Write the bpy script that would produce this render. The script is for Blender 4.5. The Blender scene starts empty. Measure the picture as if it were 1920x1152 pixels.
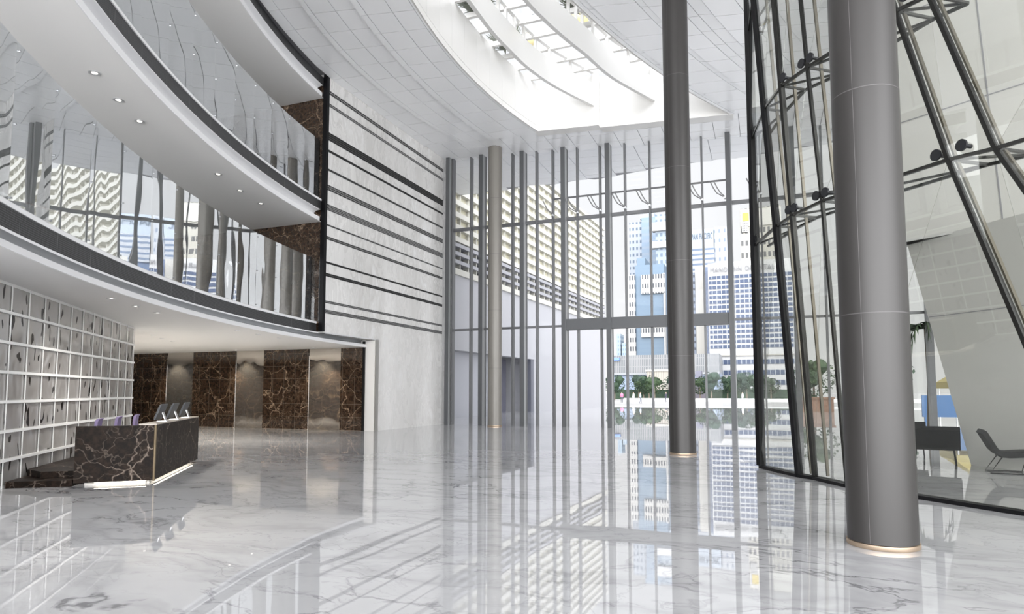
import bpy, math, random
from mathutils import Matrix, Vector
from math import sin, cos, pi, sqrt, radians as R, atan2, hypot

SC = bpy.context.scene
COL = SC.collection
random.seed(7)

# ------------------------------------------------------------------ mesh helper
class MB:
    def __init__(s):
        s.v = []; s.f = []; s.uv = []
    def add(s, vs, fs, uvs=None):
        b = len(s.v)
        s.v += [tuple(v) for v in vs]
        for i, f in enumerate(fs):
            s.f.append([b + k for k in f])
            s.uv.append(uvs[i] if uvs else None)
    def box(s, x0, x1, y0, y1, z0, z1):
        s.add([(x, y, z) for z in (z0, z1) for y in (y0, y1) for x in (x0, x1)],
              [(0, 2, 3, 1), (4, 5, 7, 6), (0, 1, 5, 4), (2, 6, 7, 3), (0, 4, 6, 2), (1, 3, 7, 5)])
    def obox(s, o, ux, uy, uz, lx, ly, lz):
        o, ux, uy, uz = Vector(o), Vector(ux), Vector(uy), Vector(uz)
        vs = [o + ux * (lx * i) + uy * (ly * j) + uz * (lz * k) for k in (0, 1) for j in (0, 1) for i in (0, 1)]
        s.add(vs, [(0, 2, 3, 1), (4, 5, 7, 6), (0, 1, 5, 4), (2, 6, 7, 3), (0, 4, 6, 2), (1, 3, 7, 5)])
    def bar(s, p, q, w, d, up=(0, 0, 1)):
        p, q = Vector(p), Vector(q); a = (q - p); L = a.length; a.normalize()
        u = a.cross(Vector(up))
        if u.length < 1e-3: u = a.cross(Vector((0, 1, 0)))
        u.normalize(); t = u.cross(a).normalized()
        s.obox(p - u * (w / 2) - t * (d / 2), u, t, a, w, d, L)
    def tube(s, pts, r, n=8, cap=True):
        pts = [Vector(p) for p in pts]; rings = []
        rr = r if isinstance(r, (list, tuple)) else [r] * len(pts)
        ref = None
        for i, p in enumerate(pts):
            a = (pts[min(i + 1, len(pts) - 1)] - pts[max(i - 1, 0)]).normalized()
            if ref is None:
                ref = a.cross(Vector((0, 0, 1)))
                if ref.length < 1e-3: ref = a.cross(Vector((0, 1, 0)))
            u = (ref - a * ref.dot(a)).normalized(); ref = u
            w = a.cross(u)
            rings.append([p + (u * cos(2 * pi * k / n) + w * sin(2 * pi * k / n)) * rr[i] for k in range(n)])
        vs = [v for g in rings for v in g]; fs = []
        for i in range(len(pts) - 1):
            for k in range(n):
                fs.append((i * n + k, i * n + (k + 1) % n, (i + 1) * n + (k + 1) % n, (i + 1) * n + k))
        if cap:
            fs.append(tuple(range(n - 1, -1, -1))); fs.append(tuple((len(pts) - 1) * n + k for k in range(n)))
        s.add(vs, fs)
    def lathe(s, prof, c, n=48):
        vs = []; fs = []
        for (r, z) in prof:
            for k in range(n):
                vs.append((c[0] + r * cos(2 * pi * k / n), c[1] + r * sin(2 * pi * k / n), z))
        for i in range(len(prof) - 1):
            for k in range(n):
                fs.append((i * n + k, i * n + (k + 1) % n, (i + 1) * n + (k + 1) % n, (i + 1) * n + k))
        s.add(vs, fs)
    def prism(s, poly, z0, z1):
        n = len(poly)
        zz0 = z0 if callable(z0) else (lambda p: z0)
        zz1 = z1 if callable(z1) else (lambda p: z1)
        s.add([(p[0], p[1], zz0(p)) for p in poly] + [(p[0], p[1], zz1(p)) for p in poly],
              [tuple(range(n - 1, -1, -1)), tuple(range(n, 2 * n))] + [(i, (i + 1) % n, n + (i + 1) % n, n + i) for i in range(n)])
    def slab(s, q, t):
        q = [Vector(p) for p in q]
        nrm = (q[1] - q[0]).cross(q[-1] - q[0]).normalized() * t
        n = len(q)
        s.add(q + [p + nrm for p in q], [tuple(range(n - 1, -1, -1)), tuple(range(n, 2 * n))] + [(i, (i + 1) % n, n + (i + 1) % n, n + i) for i in range(n)])
    def sweep(s, prof, c, rad, y0, y1, n):
        m = len(prof); vs = []; fs = []; uvs = []
        plen = [0]
        for j in range(m):
            a, b = prof[j], prof[(j + 1) % m]
            plen.append(plen[-1] + hypot(b[0] - a[0], b[1] - a[1]))
        arcs = []
        L = 0; last = None
        for i in range(n + 1):
            Y = y0 + (y1 - y0) * i / n
            for (dr, z) in prof:
                r = rad + dr
                vs.append((c[0] - sqrt(r * r - (Y - c[1]) ** 2), Y, z))
            p = Vector((c[0] - sqrt(rad * rad - (Y - c[1]) ** 2), Y))
            if last is not None: L += (p - last).length
            last = p; arcs.append(L)
        for i in range(n):
            for j in range(m):
                k = (j + 1) % m
                fs.append((i * m + j, i * m + k, (i + 1) * m + k, (i + 1) * m + j))
                uvs.append([(arcs[i], plen[j]), (arcs[i], plen[j + 1]), (arcs[i + 1], plen[j + 1]), (arcs[i + 1], plen[j])])
        fs.append(tuple(range(m))); uvs.append([(0, 0)] * m)
        fs.append(tuple(n * m + j for j in range(m - 1, -1, -1))); uvs.append([(0, 0)] * m)
        s.add(vs, fs, uvs)
    def ico(s, c, r, jit=0.0, sub=2, sq=(1, 1, 1)):
        import bmesh
        b = bmesh.new(); bmesh.ops.create_icosphere(b, subdivisions=sub, radius=1)
        vs = []
        for v in b.verts:
            k = r * (1 + random.uniform(-jit, jit))
            vs.append((c[0] + v.co.x * k * sq[0], c[1] + v.co.y * k * sq[1], c[2] + v.co.z * k * sq[2]))
        fs = [tuple(v.index for v in f.verts) for f in b.faces]
        b.free(); s.add(vs, fs)
    def build(s, name, mat, parent=None, smooth=False, local=False):
        me = bpy.data.meshes.new(name)
        me.from_pydata(s.v, [], s.f)
        if any(u is not None for u in s.uv):
            ul = me.uv_layers.new(name='UVMap'); k = 0
            for i, f in enumerate(s.f):
                for j in range(len(f)):
                    if s.uv[i]: ul.data[k].uv = s.uv[i][j]
                    k += 1
        me.materials.append(mat)
        if smooth:
            me.polygons.foreach_set('use_smooth', [True] * len(me.polygons))
            try: me.set_sharp_from_angle(angle=R(38))
            except Exception: pass
        me.validate(); me.update()
        o = bpy.data.objects.new(name, me); COL.objects.link(o)
        if parent is not None:
            o.parent = parent
            if not local and parent.type == 'EMPTY':
                o.matrix_parent_inverse = Matrix.Translation(-Vector(parent.location))
        return o

def fix_normals():
    import bmesh
    for me in bpy.data.meshes:
        b = bmesh.new(); b.from_mesh(me); bmesh.ops.recalc_face_normals(b, faces=b.faces); b.to_mesh(me); b.free()

def tag(o, label=None, cat=None, group=None, kind=None):
    if label: o['label'] = label
    if cat: o['category'] = cat
    if group: o['group'] = group
    if kind: o['kind'] = kind
    return o
def thing(name, label, cat, loc=(0, 0, 0), rz=0, group=None, kind=None):
    o = bpy.data.objects.new(name, None); COL.objects.link(o)
    o.empty_display_size = .2
    o.location = loc; o.rotation_euler = (0, 0, rz)
    return tag(o, label, cat, group, kind)
def dup(root, loc, rz, label, group=None):
    def cp(o, par):
        c = o.copy(); COL.objects.link(c); c.parent = par
        for ch in list(o.children): cp(ch, c)
        return c
    r = cp(root, None); r.location = loc; r.rotation_euler = (0, 0, rz); r['label'] = label
    if group: r['group'] = group
    return r
ORD = ['first', 'second', 'third', 'fourth', 'fifth', 'sixth', 'seventh', 'eighth', 'ninth', 'tenth', 'eleventh', 'twelfth', 'thirteenth', 'fourteenth']

# ------------------------------------------------------------------ materials
class N:
    def __init__(s, name):
        s.m = bpy.data.materials.new(name); s.m.use_nodes = True
        s.t = s.m.node_tree; s.t.nodes.clear()
        s.out = s.t.nodes.new('ShaderNodeOutputMaterial')
    def n(s, typ, **kw):
        x = s.t.nodes.new(typ)
        for k, v in kw.items(): setattr(x, k, v)
        return x
    def link(s, a, b): s.t.links.new(a, b)
    def set(s, sock, v):
        if hasattr(v, 'node'): s.link(v, sock)
        else: sock.default_value = v
    def math(s, op, a, b=None, c=None):
        x = s.n('ShaderNodeMath', operation=op)
        s.set(x.inputs[0], a)
        if b is not None: s.set(x.inputs[1], b)
        if c is not None: s.set(x.inputs[2], c)
        return x.outputs[0]
    def vm(s, op, a, b=None):
        x = s.n('ShaderNodeVectorMath', operation=op)
        s.set(x.inputs[0], a)
        if b is not None: s.set(x.inputs[1], b)
        return x.outputs[0]
    def coord(s, which='Object'):
        return s.n('ShaderNodeTexCoord').outputs[which]
    def sep(s, v):
        x = s.n('ShaderNodeSeparateXYZ'); s.link(v, x.inputs[0]); return x.outputs
    def comb(s, a, b, c):
        x = s.n('ShaderNodeCombineXYZ')
        for i, k in enumerate((a, b, c)): s.set(x.inputs[i], k)
        return x.outputs[0]
    def mapping(s, v, sc=(1, 1, 1), rot=(0, 0, 0), loc=(0, 0, 0)):
        x = s.n('ShaderNodeMapping'); s.link(v, x.inputs[0])
        x.inputs['Scale'].default_value = sc; x.inputs['Rotation'].default_value = rot; x.inputs['Location'].default_value = loc
        return x.outputs[0]
    def noise(s, v, scale, detail=3, rough=.5, dist=0):
        x = s.n('ShaderNodeTexNoise'); s.link(v, x.inputs['Vector'])
        x.inputs['Scale'].default_value = scale; x.inputs['Detail'].default_value = detail
        x.inputs['Roughness'].default_value = rough; x.inputs['Distortion'].default_value = dist
        return x.outputs['Fac'], x.outputs['Color']
    def ramp(s, f, stops):
        x = s.n('ShaderNodeValToRGB'); s.link(f, x.inputs[0])
        el = x.color_ramp.elements
        while len(el) < len(stops): el.new(.5)
        for e, (p, c) in zip(el, stops):
            e.position = p; e.color = (c, c, c, 1) if isinstance(c, (int, float)) else tuple(c) + (1,)
        return x.outputs[0]
    def mix(s, f, a, b):
        x = s.n('ShaderNodeMix', data_type='RGBA')
        s.set(x.inputs[0], f)
        for k, v in ((6, a), (7, b)):
            if hasattr(v, 'node'): s.link(v, x.inputs[k])
            else: x.inputs[k].default_value = tuple(v) + (1,)
        return x.outputs[2]
    def bump(s, h, strength, dist=1.0):
        x = s.n('ShaderNodeBump'); s.link(h, x.inputs['Height'])
        x.inputs['Strength'].default_value = strength; x.inputs['Distance'].default_value = dist
        return x.outputs[0]
    def bsdf(s, col, rough=.5, metal=0, ior=1.5, normal=None, coat=0, spec=.5, emit=None, estr=0):
        x = s.n('ShaderNodeBsdfPrincipled')
        if hasattr(col, 'node'): s.link(col, x.inputs['Base Color'])
        else: x.inputs['Base Color'].default_value = tuple(col) + (1,)
        s.set(x.inputs['Roughness'], rough); s.set(x.inputs['Metallic'], metal)
        x.inputs['IOR'].default_value = ior
        x.inputs['Coat Weight'].default_value = coat
        x.inputs['Coat Roughness'].default_value = .05
        x.inputs['Specular IOR Level'].default_value = spec
        if normal: s.link(normal, x.inputs['Normal'])
        if emit:
            x.inputs['Emission Color'].default_value = tuple(emit) + (1,); x.inputs['Emission Strength'].default_value = estr
        s.link(x.outputs[0], s.out.inputs[0])
        return s.m

def plain(name, col, rough=.5, metal=0, **kw):
    return N(name).bsdf(col, rough, metal, **kw)

def glass(name, tint=(1, 1, 1), base=.04, gain=1.0, refl=(1, 1, 1), bump=0, scale=(1, 1, 1), ior=1.5):
    k = N(name)
    tr = k.n('ShaderNodeBsdfTransparent'); tr.inputs[0].default_value = tuple(tint) + (1,)
    gl = k.n('ShaderNodeBsdfGlossy'); gl.inputs[0].default_value = tuple(refl) + (1,); gl.inputs['Roughness'].default_value = 0.0
    fr = k.n('ShaderNodeLayerWeight'); fr.inputs[0].default_value = .5
    if bump:
        h, _ = k.noise(k.mapping(k.coord(), scale), 1.0, 2, .45)
        nb = k.bump(h, 1.0, bump); k.link(nb, gl.inputs['Normal'])
    fac = k.math('MINIMUM', k.math('ADD', k.math('MULTIPLY', k.math('POWER', fr.outputs['Facing'], 4.0), gain), base), .97)
    mx = k.n('ShaderNodeMixShader'); k.link(fac, mx.inputs[0]); k.link(tr.outputs[0], mx.inputs[1]); k.link(gl.outputs[0], mx.inputs[2])
    k.link(mx.outputs[0], k.out.inputs[0]); return k.m

def dots_mask(k, u, z, pu, pz, r, stagger=.5):
    row = k.math('FLOOR', k.math('DIVIDE', z, pz))
    uu = k.math('SUBTRACT', k.math('FRACT', k.math('ADD', k.math('DIVIDE', u, pu), k.math('MULTIPLY', row, stagger))), .5)
    vv = k.math('SUBTRACT', k.math('FRACT', k.math('DIVIDE', z, pz)), .5)
    d = k.math('SQRT', k.math('ADD', k.math('POWER', k.math('ABSOLUTE', uu), 2), k.math('POWER', k.math('ABSOLUTE', vv), 2)))
    return k.math('LESS_THAN', d, r)

# white veined marble (floor)
k = N('white_marble')
c = k.coord()
n1, nc = k.noise(c, .35, 5, .6)
wc = k.vm('ADD', c, k.vm('SCALE', nc, None))
wc_node = wc.node.inputs[1].links[0].from_node; wc_node.inputs['Scale'].default_value = 1.6
def veins(sc, w, rot, det=6):
    v = k.mapping(wc, (sc, sc * 2.2, sc), (0, 0, rot))
    f, _ = k.noise(v, 1.0, det, .55, .6)
    d = k.math('ABSOLUTE', k.math('SUBTRACT', f, .5))
    return k.ramp(d, [(0, 1), (w * .35, .5), (w, 0)])
big, _ = k.noise(c, .22, 3, .5)
m1 = k.math('MULTIPLY', veins(.42, .015, R(-28)), k.ramp(big, [(.40, 0), (.62, 1)]))
m2 = k.math('MULTIPLY', veins(.95, .012, R(-18), 7), k.ramp(big, [(.40, .75), (.6, .15)]))
m3 = k.math('MULTIPLY', veins(.30, .07, R(-35), 4), .30)
vm_ = k.math('MINIMUM', k.math('ADD', k.math('ADD', m1, k.math('MULTIPLY', m2, .55)), m3), 1.0)
cloud = k.ramp(n1, [(.3, (.53, .53, .535)), (.7, (.61, .61, .615))])
colr = k.mix(k.math('MULTIPLY', vm_, .8), cloud, (.13, .13, .14))
hb, _ = k.noise(c, .9, 1, .4)
MARBLE = k.bsdf(colr, .015, 0, ior=2.1, normal=k.bump(hb, 1.0, .0011))

# dark emperador marble
def emperador(name, lift=0.0, grid=None, rough=.07, ior=1.6, vein=(.50, .37, .26), bs=1.0, spec=.5):
    k = N(name); c = k.coord()
    _, nc = k.noise(c, 1.1, 4, .6)
    sc_ = k.n('ShaderNodeVectorMath', operation='SCALE'); k.link(nc, sc_.inputs[0]); sc_.inputs['Scale'].default_value = 1.1
    w = k.vm('ADD', c, sc_.outputs[0])
    def crack(s, a, b):
        v = k.n('ShaderNodeTexVoronoi', feature='DISTANCE_TO_EDGE'); k.link(w, v.inputs['Vector']); v.inputs['Scale'].default_value = s
        return k.ramp(v.outputs['Distance'], [(0, 1), (a, .35), (b, 0)])
    fade, _ = k.noise(c, .9, 3, .6)
    v1 = k.math('MULTIPLY', crack(.95, .007, .022), k.ramp(fade, [(.36, 0), (.55, 1)]))
    v2 = k.math('MULTIPLY', crack(2.8, .013, .035), k.ramp(fade, [(.42, .4), (.62, .0)]))
    spk, _ = k.noise(c, 9, 5, .7)
    base = k.mix(k.ramp(spk, [(.4, 0), (.72, 1)]), (.020 * bs, (.012 + lift) * bs, (.008 + lift * 1.4) * bs), (.075 * bs, (.046 + lift) * bs, (.030 + lift * 2) * bs))
    vv = k.math('MINIMUM', k.math('ADD', v1, v2), 1)
    col = k.mix(k.math('MULTIPLY', vv, .8), base, vein)
    if grid:
        o = k.sep(c)
        ax = o['X']; z = o['Z']
        gx = k.math('LESS_THAN', k.math('FRACT', k.math('DIVIDE', k.math('ADD', ax, 100.0), grid[0])), .014)
        gz = k.math('LESS_THAN', k.math('FRACT', k.math('DIVIDE', z, grid[1])), .014)
        col = k.mix(k.math('MULTIPLY', k.math('MAXIMUM', gx, gz), .65), col, (.32, .27, .22))
    return k.bsdf(col, rough, 0, ior=ior, spec=spec)
EMP = emperador('dark_marble'); EMPW = emperador('dark_marble_wall', .0, (.645, .575))
DESKM = emperador('desk_marble', .003, None, .4, 1.3, (.36, .29, .24), .40, .15)

WHITE = plain('white_paint', (.78, .78, .785), .45)
SOFFIT = plain('soffit_plaster', (.80, .795, .785), .55)
WELLW = plain('skylight_white', (.74, .73, .71), .35)
CEIL = plain('ceiling_panel', (.87, .875, .885), .25, coat=.2)
CEILB = plain('ceiling_joint', (.30, .30, .32), .6)
BLACK = plain('black_steel', (.004, .004, .005), .45, spec=.2)
FRAME = plain('glass_frame_steel', (.045, .045, .042), .22, .7)
STEELP = plain('post_paint', (.30, .305, .31), .4, .2)
STEELD = plain('dark_steel_post_shade', (.085, .088, .093), .45, .1)  # shaded tone for post faces, also plain dark steel of header and pedestals
CHROME = plain('brushed_steel', (.55, .56, .57), .18, 1)
BRASS = plain('base_ring_metal', (.50, .39, .29), .42, .9)
COLM = None
k = N('column_cladding'); c = k.coord()
f, _ = k.noise(k.mapping(c, (6, 6, .05)), 1, 3, .5)
COLM = k.bsdf(k.mix(f, (.028, .026, .025), (.037, .0345, .033)), .42, .1, ior=1.5)
SEAM = plain('seam_light', (.085, .08, .08), .5)
EDGEW = plain('edge_white', (.80, .80, .81), .3)
# steel fascia
k = N('steel_fascia'); FASC = k.bsdf((.55, .56, .57), .38, .85)
# perforated band
k = N('perforated_band'); u, v, _ = k.sep(k.coord('UV'))
gm = dots_mask(k, u, v, .034, .034, .43, 0)
gx = k.math('LESS_THAN', k.math('FRACT', k.math('DIVIDE', u, 1.25)), .012)
pc = k.mix(gm, (.085, .085, .088), (.001, .001, .0012))
pc = k.mix(gx, pc, (.12, .12, .125))
PERF = k.bsdf(pc, .4, .2)
# stripe wall plaster
k = N('polished_plaster'); c = k.coord()
a1, _ = k.noise(k.mapping(c, (1, .55, .12)), 1.0, 6, .62, .5)
a2, _ = k.noise(k.mapping(c, (1, 1.3, .5)), 1.3, 7, .7, .8)
pl = k.mix(k.ramp(a1, [(.34, 0), (.66, 1)]), (.55, .54, .525), (.68, .672, .66))
pl = k.mix(k.ramp(a2, [(.54, 0), (.68, .7)]), pl, (.77, .77, .77))
oy = k.sep(c)['Y']; oz = k.sep(c)['Z']
jl = k.math('MULTIPLY', k.math('LESS_THAN', k.math('FRACT', k.math('DIVIDE', oy, .62)), .012), k.math('GREATER_THAN', oz, 5.0))
pl = k.mix(k.math('MULTIPLY', jl, .35), pl, (.3, .3, .3))
rg = k.ramp(a2, [(.42, .34), (.64, .14)])
PLASTER = k.bsdf(pl, rg, 0, ior=1.6)
def strip_mat(name, z0, hgt, rows, r, pu=None):
    k = N(name); o = k.sep(k.coord()); z = k.math('SUBTRACT', o['Z'], z0 + .0005)
    pz = hgt / rows
    m = dots_mask(k, o['Y'], z, pu or pz * 1.15, pz, r)
    return k.bsdf(k.mix(m, (.34, .34, .34), (.002, .002, .002)), .6)
# hammered tiles
k = N('hammered_metal'); c = k.coord()
h1, _ = k.noise(c, 2.6, 1, .4, .2)
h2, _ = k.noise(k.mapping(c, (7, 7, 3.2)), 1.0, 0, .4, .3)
dm = k.ramp(h2, [(.70, 0), (.72, 1)])  # dark drips paint dark reflections into the tile colour
nb = k.bump(h1, 1.0, .05)
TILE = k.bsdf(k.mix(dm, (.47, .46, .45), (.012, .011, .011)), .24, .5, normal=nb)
GROUT = plain('white_ledge', (.86, .86, .85), .4)
k = N('mirror_panel'); c = k.coord()
h1, _ = k.noise(k.mapping(c, (1, 1, .8)), 1.1, 1, .4)
MIRROR = k.bsdf((.66, .62, .57), .03, .92, normal=k.bump(h1, 1.0, .014))
RAILG = glass('rail_glass', (.9, .92, .92), .50, .6, (.96, .97, .98), .009, (.62, .62, .26))
CURTG = glass('curtain_glass', (.98, .985, .99), .004, .25)
ENCG = glass('enclosure_glass', (.83, .835, .815), .05, .55, (.9, .92, .92))
SKYG = glass('skylight_glass', (.97, .975, .98), .01, .6)
LAMP = N('downlight_glow').bsdf((1, 1, 1), .5, emit=(1, .93, .82), estr=3)
LED = N('led_strip').bsdf((1, 1, 1), .5, emit=(1, .9, .72), estr=5)
LEATHER = plain('black_leather', (.006, .006, .0065), .5, spec=.2)
PURPLE = plain('purple_fabric', (.24, .19, .33), .7)
MONB = plain('monitor_shell', (.022, .027, .034), .45)
MONS = plain('monitor_screen', (.012, .016, .022), .12)
SILV = plain('silver_metal', (.72, .73, .75), .3, .8)

# ------------------------------------------------------------------ room: floor, walls
m = MB(); m.box(-62, 46, -14, 75, -.12, 0); tag(m.build('floor', MARBLE), kind='structure')
CZ = lambda X: 14.28 - .05 * (X + 15.7)

# left striped wall, overhanging the lobby opening
m = MB()
m.add([(-15.78, 20.51, 3.98), (-15.78, 24.13, 3.98), (-15.78, 24.13, 0), (-15.78, 30.9, 0), (-15.78, 30.9, 14.4), (-15.78, 20.51, 14.4),
       (-16.3, 20.51, 3.98), (-16.3, 24.13, 3.98), (-16.3, 24.13, 0), (-16.3, 30.9, 0), (-16.3, 30.9, 14.4), (-16.3, 20.51, 14.4)],
      [(0, 1, 4, 5), (1, 2, 3, 4), (6, 11, 10, 7), (7, 10, 9, 8), (0, 6, 7, 1), (1, 7, 8, 2), (2, 8, 9, 3), (3, 9, 10, 4), (4, 10, 11, 5), (5, 11, 6, 0)])
wl = tag(m.build('wall_left', PLASTER), kind='structure')
strips = [(13.485, 13.655, 2, .40), (12.995, 13.133, 2, .36), (11.623, 11.954, 4, .47), (11.149, 11.255, 1, .47), (10.389, 10.494, 1, .42),
          (9.61, 9.841, 3, .40), (8.811, 9.063, 4, .38), (8.189, 8.266, 1, .38), (7.649, 7.785, 2, .42), (6.699, 6.783, 1, .47),
          (6.189, 6.325, 2, .47), (5.141, 5.245, 2, .40), (4.737, 4.892, 3, .40)]
for i, (a, b, rows, r) in enumerate(strips):
    m = MB(); m.box(-15.79, -15.772, 20.54, 30.35, a, b)
    pu = .085 if rows == 1 else None
    m.build('perforated_strip', strip_mat('strip_%d' % i, a, b - a, rows, (r + .07 if r < .46 else .60), pu), wl)
m = MB(); m.box(-15.79, -15.745, 24.10, 24.32, 0, 3.98); m.build('metal_corner_trim', plain('corner_trim', (.42, .41, .39), .3, .6), wl)
m = MB(); m.box(-15.79, -15.76, 20.6, 24.32, 3.95, 4.0); m.build('opening_head_trim', plain('head_trim', (.55, .55, .56), .4), wl)
m = MB(); m.box(-16.28, -15.8, 24.085, 24.128, 0, 3.95); m.build('opening_jamb', plain('jamb_paint', (.80, .785, .76), .4), wl)
m = MB(); m.box(-16.36, -16.28, 23.98, 24.07, 0, 3.9); m.build('dark_jamb_trim', BLACK, wl)

# lobby back wall: alternating marble panels and mirror sheets
m = MB(); m.box(-46, -16.2, 24.13, 24.4, 0, 4.2); wb = tag(m.build('wall_back', SOFFIT), kind='structure')
edges = [-40.0, -38.0, -35.3, -33.2, -30.9, -28.04, -26.27, -23.56, -21.87, -19.28, -17.54, -16.3]
for i in range(len(edges) - 1):
    a, b = edges[i], edges[i + 1]; mir = (i % 2 == 1) if False else ((len(edges) - 2 - i) % 2 == 1)
    m = MB()
    if mir:
        m.box(a, b, 24.07, 24.12, 0, 3.645); m.build('mirror_panel', MIRROR, wb)
    else:
        m.box(a, b, 24.045, 24.12, 0, 3.645); m.build('marble_panel', EMPW, wb)
m = MB(); m.box(-46, -18.6, 14.3, 14.6, 0, 3.64); tag(m.build('wall_lobby', EMPW), kind='structure')
# marble end walls of the upper floors, and pale back walls behind the balconies
m = MB(); m.box(-34, -16.31, 20.46, 20.77, 4.02, 14.2); m.box(-16.31, -15.79, 20.46, 20.505, 4.02, 14.2); tag(m.build('wall_upper', EMP), kind='structure')
m = MB(); m.box(-46, -45.7, 10, 24.2, 0, 4.2); tag(m.build('wall_far', WHITE), kind='structure')
for nm, cc, rad, z0, z1 in (('wall_gallery', (16.17, 25.25), 32.57, 4.42, 8.32), ('wall_gallery_top', (18.87, 26.37), 35.31, 9.2, 13.31)):
    m = MB(); m.sweep([(9, z0), (9, z1), (9.2, z1), (9.2, z0)], cc, rad, -4, 20.44, 30); tag(m.build(nm, SOFFIT, smooth=True), kind='structure')
# black steel post closing the balconies against the striped wall
t = thing('steel_post', 'tall black steel post closing the balcony ends beside the striped wall', 'post', (-15.9, 20.35, 4.02))
m = MB(); m.box(-15.94, -15.755, 20.385, 20.458, 4.02, 14.26); m.build('channel', BLACK, t)
m = MB(); m.box(-15.779, -15.755, 20.458, 20.54, 4.02, 14.26); m.build('edge_trim', BLACK, t)

# ------------------------------------------------------------------ balconies
def balcony(lv, label, cc, rad, y0, band, lipz, top, lower_end):
    root = thing('balcony', label, 'balcony', (cc[0] - sqrt(rad ** 2 - (20.4 - cc[1]) ** 2), 20.4, band[0]), group='curved balconies stacked on the left')
    b0, b1 = band
    m = MB(); m.sweep([(0, b0), (0, b1), (.06, b1), (.06, b0)], cc, rad, y0, 20.38, 80); m.build('perforated_band', PERF, root)
    if top:
        m = MB(); m.sweep([(-.03, b1), (-.03, b1 + .07), (-.01, b1 + .09), (.14, b1 + .09), (.14, b1)], cc, rad, y0, 20.36, 80); m.build('floor_edge', EDGEW, root, True)
        m = MB(); m.sweep([(.15, b1 - .2), (.15, b1 + .06), (8.98, b1 + .06), (8.98, b1 - .2)], cc, rad, y0, 20.42, 60); m.build('floor_slab', SOFFIT, root)
    ye = lower_end
    if lv == 1:
        m = MB(); m.sweep([(-.015, 3.965), (-.015, 4.008), (.1, 4.008), (.1, 3.965)], cc, rad, y0, 20.6, 80); m.build('thin_lip', EDGEW, root)
        pr = [(.0, 3.965), (.07, 3.94), (.11, 3.90), (.12, 3.865), (.09, 3.82), (.0, 3.785), (-.03, 3.785), (.25, 3.785), (.25, 3.965)]
        pr = [(.0, 3.965), (.07, 3.94), (.11, 3.90), (.12, 3.865), (.09, 3.82), (.0, 3.785), (.25, 3.785), (.25, 3.965)]
        m = MB(); m.sweep(pr, cc, rad, y0, ye, 90); m.build('steel_fascia', FASC, root, True)
        m = MB(); m.sweep([(-.19, 3.65), (-.12, 3.785), (.25, 3.785), (.25, 3.65)], cc, rad, y0, ye, 90); m.build('lower_lip', EDGEW, root)
        m = MB(); m.sweep([(-.17, 3.645), (-.17, 3.655), (.3, 3.70), (29, 3.70), (29, 3.645)], cc, rad, y0, ye, 60); m.build('soffit', SOFFIT, root)
    else:
        pr = [(.0, b0 - .015), (.0, b0), (.4, b0), (.4, lipz + .16), (.16, lipz + .17), (.24, lipz + .20), (.29, lipz + .27), (.28, lipz + .34), (.2, lipz + .41), (.1, b0 - .03)]
        m = MB(); m.sweep(pr, cc, rad, y0, 20.3, 90); m.build('cove', EDGEW, root, True)
        m = MB(); m.sweep([(.0, lipz), (.0, lipz + .16), (.45, lipz + .16), (.45, lipz)], cc, rad, y0, 20.28, 90); m.build('lower_lip', EDGEW, root)
        m = MB(); m.sweep([(.02, lipz - .003), (.02, lipz + .01), (8.98, lipz + .05), (8.98, lipz - .003)], cc, rad, y0, 20.42, 60); m.build('soffit', SOFFIT, root)
    return root
c1, r1 = (16.17, 25.25), 32.57
c2, r2 = (18.87, 26.37), 35.31
c3, r3 = (9.5, 24.18), 25.72
B1 = balcony(1, 'lowest curved balcony, over the reception desk, steel fascia and glass rail', c1, r1, 0.6, (4.01, 4.33), 3.65, True, 24.05)
B2 = balcony(2, 'middle curved balcony with white rounded soffit edge and glass rail', c2, r2, 1.5, (8.79, 9.13), 8.33, True, 20.3)
B3 = balcony(3, 'topmost curved balcony edge, dark band meeting the panelled ceiling', c3, r3, 3.0, (13.79, 14.12), 13.32, False, 20.3)

def rail(root, cc, rad, ys, z0, z1, fit):
    def P(Y, dr=0): return (cc[0] - sqrt((rad + dr) ** 2 - (Y - cc[1]) ** 2), Y)
    for i in range(len(ys) - 1):
        a, b = P(ys[i] + .006), P(ys[i + 1] - .006)
        j = random.uniform(-.012, .012)
        a = (a[0] + j, a[1]); b = (b[0] - j, b[1])
        m = MB()
        tv = (Vector(b) - Vector(a)).normalized(); ox_, oy_ = -tv.y * .008, tv.x * .008
        q_ = [(a[0], a[1], z0), (b[0], b[1], z0), (b[0], b[1], z1), (a[0], a[1], z1)]
        m.add(q_ + [(p[0] + ox_, p[1] + oy_, p[2]) for p in q_], [(0, 1, 2, 3), (7, 6, 5, 4)])
        g = m.build('glass_panel', RAILG, root)
        if fit:
            d = (Vector(b) - Vector(a)).normalized(); nn = Vector((d.y, -d.x))
            for (s_, zz) in ((.06, z0 + .12), (.06, z1 - .12), (.06, (z0 + z1) / 2)):
                p = Vector(a) + d * s_
                m = MB(); m.tube([(p.x, p.y, zz), (p.x + nn.x * .02, p.y + nn.y * .02, zz)], .016, 8)
                m.build('standoff_bolt', CHROME, g)
ys1 = [1.0, 1.9, 2.9, 3.9, 4.9, 5.9, 6.96, 8.15, 9.32, 10.55, 11.65, 12.8, 13.95, 15.1, 16.27, 17.5, 18.69, 19.8, 20.34]
rail(B1, c1, r1 + .07, ys1, 4.40, 6.86, True)
ys2 = [1.8 + 1.16 * i for i in range(17)][:16] + [20.34]
ys2 = [20.34 - 1.2 * i for i in range(16)][::-1]
rail(B2, c2, r2 + .07, ys2, 9.2, 11.55, True)

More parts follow.
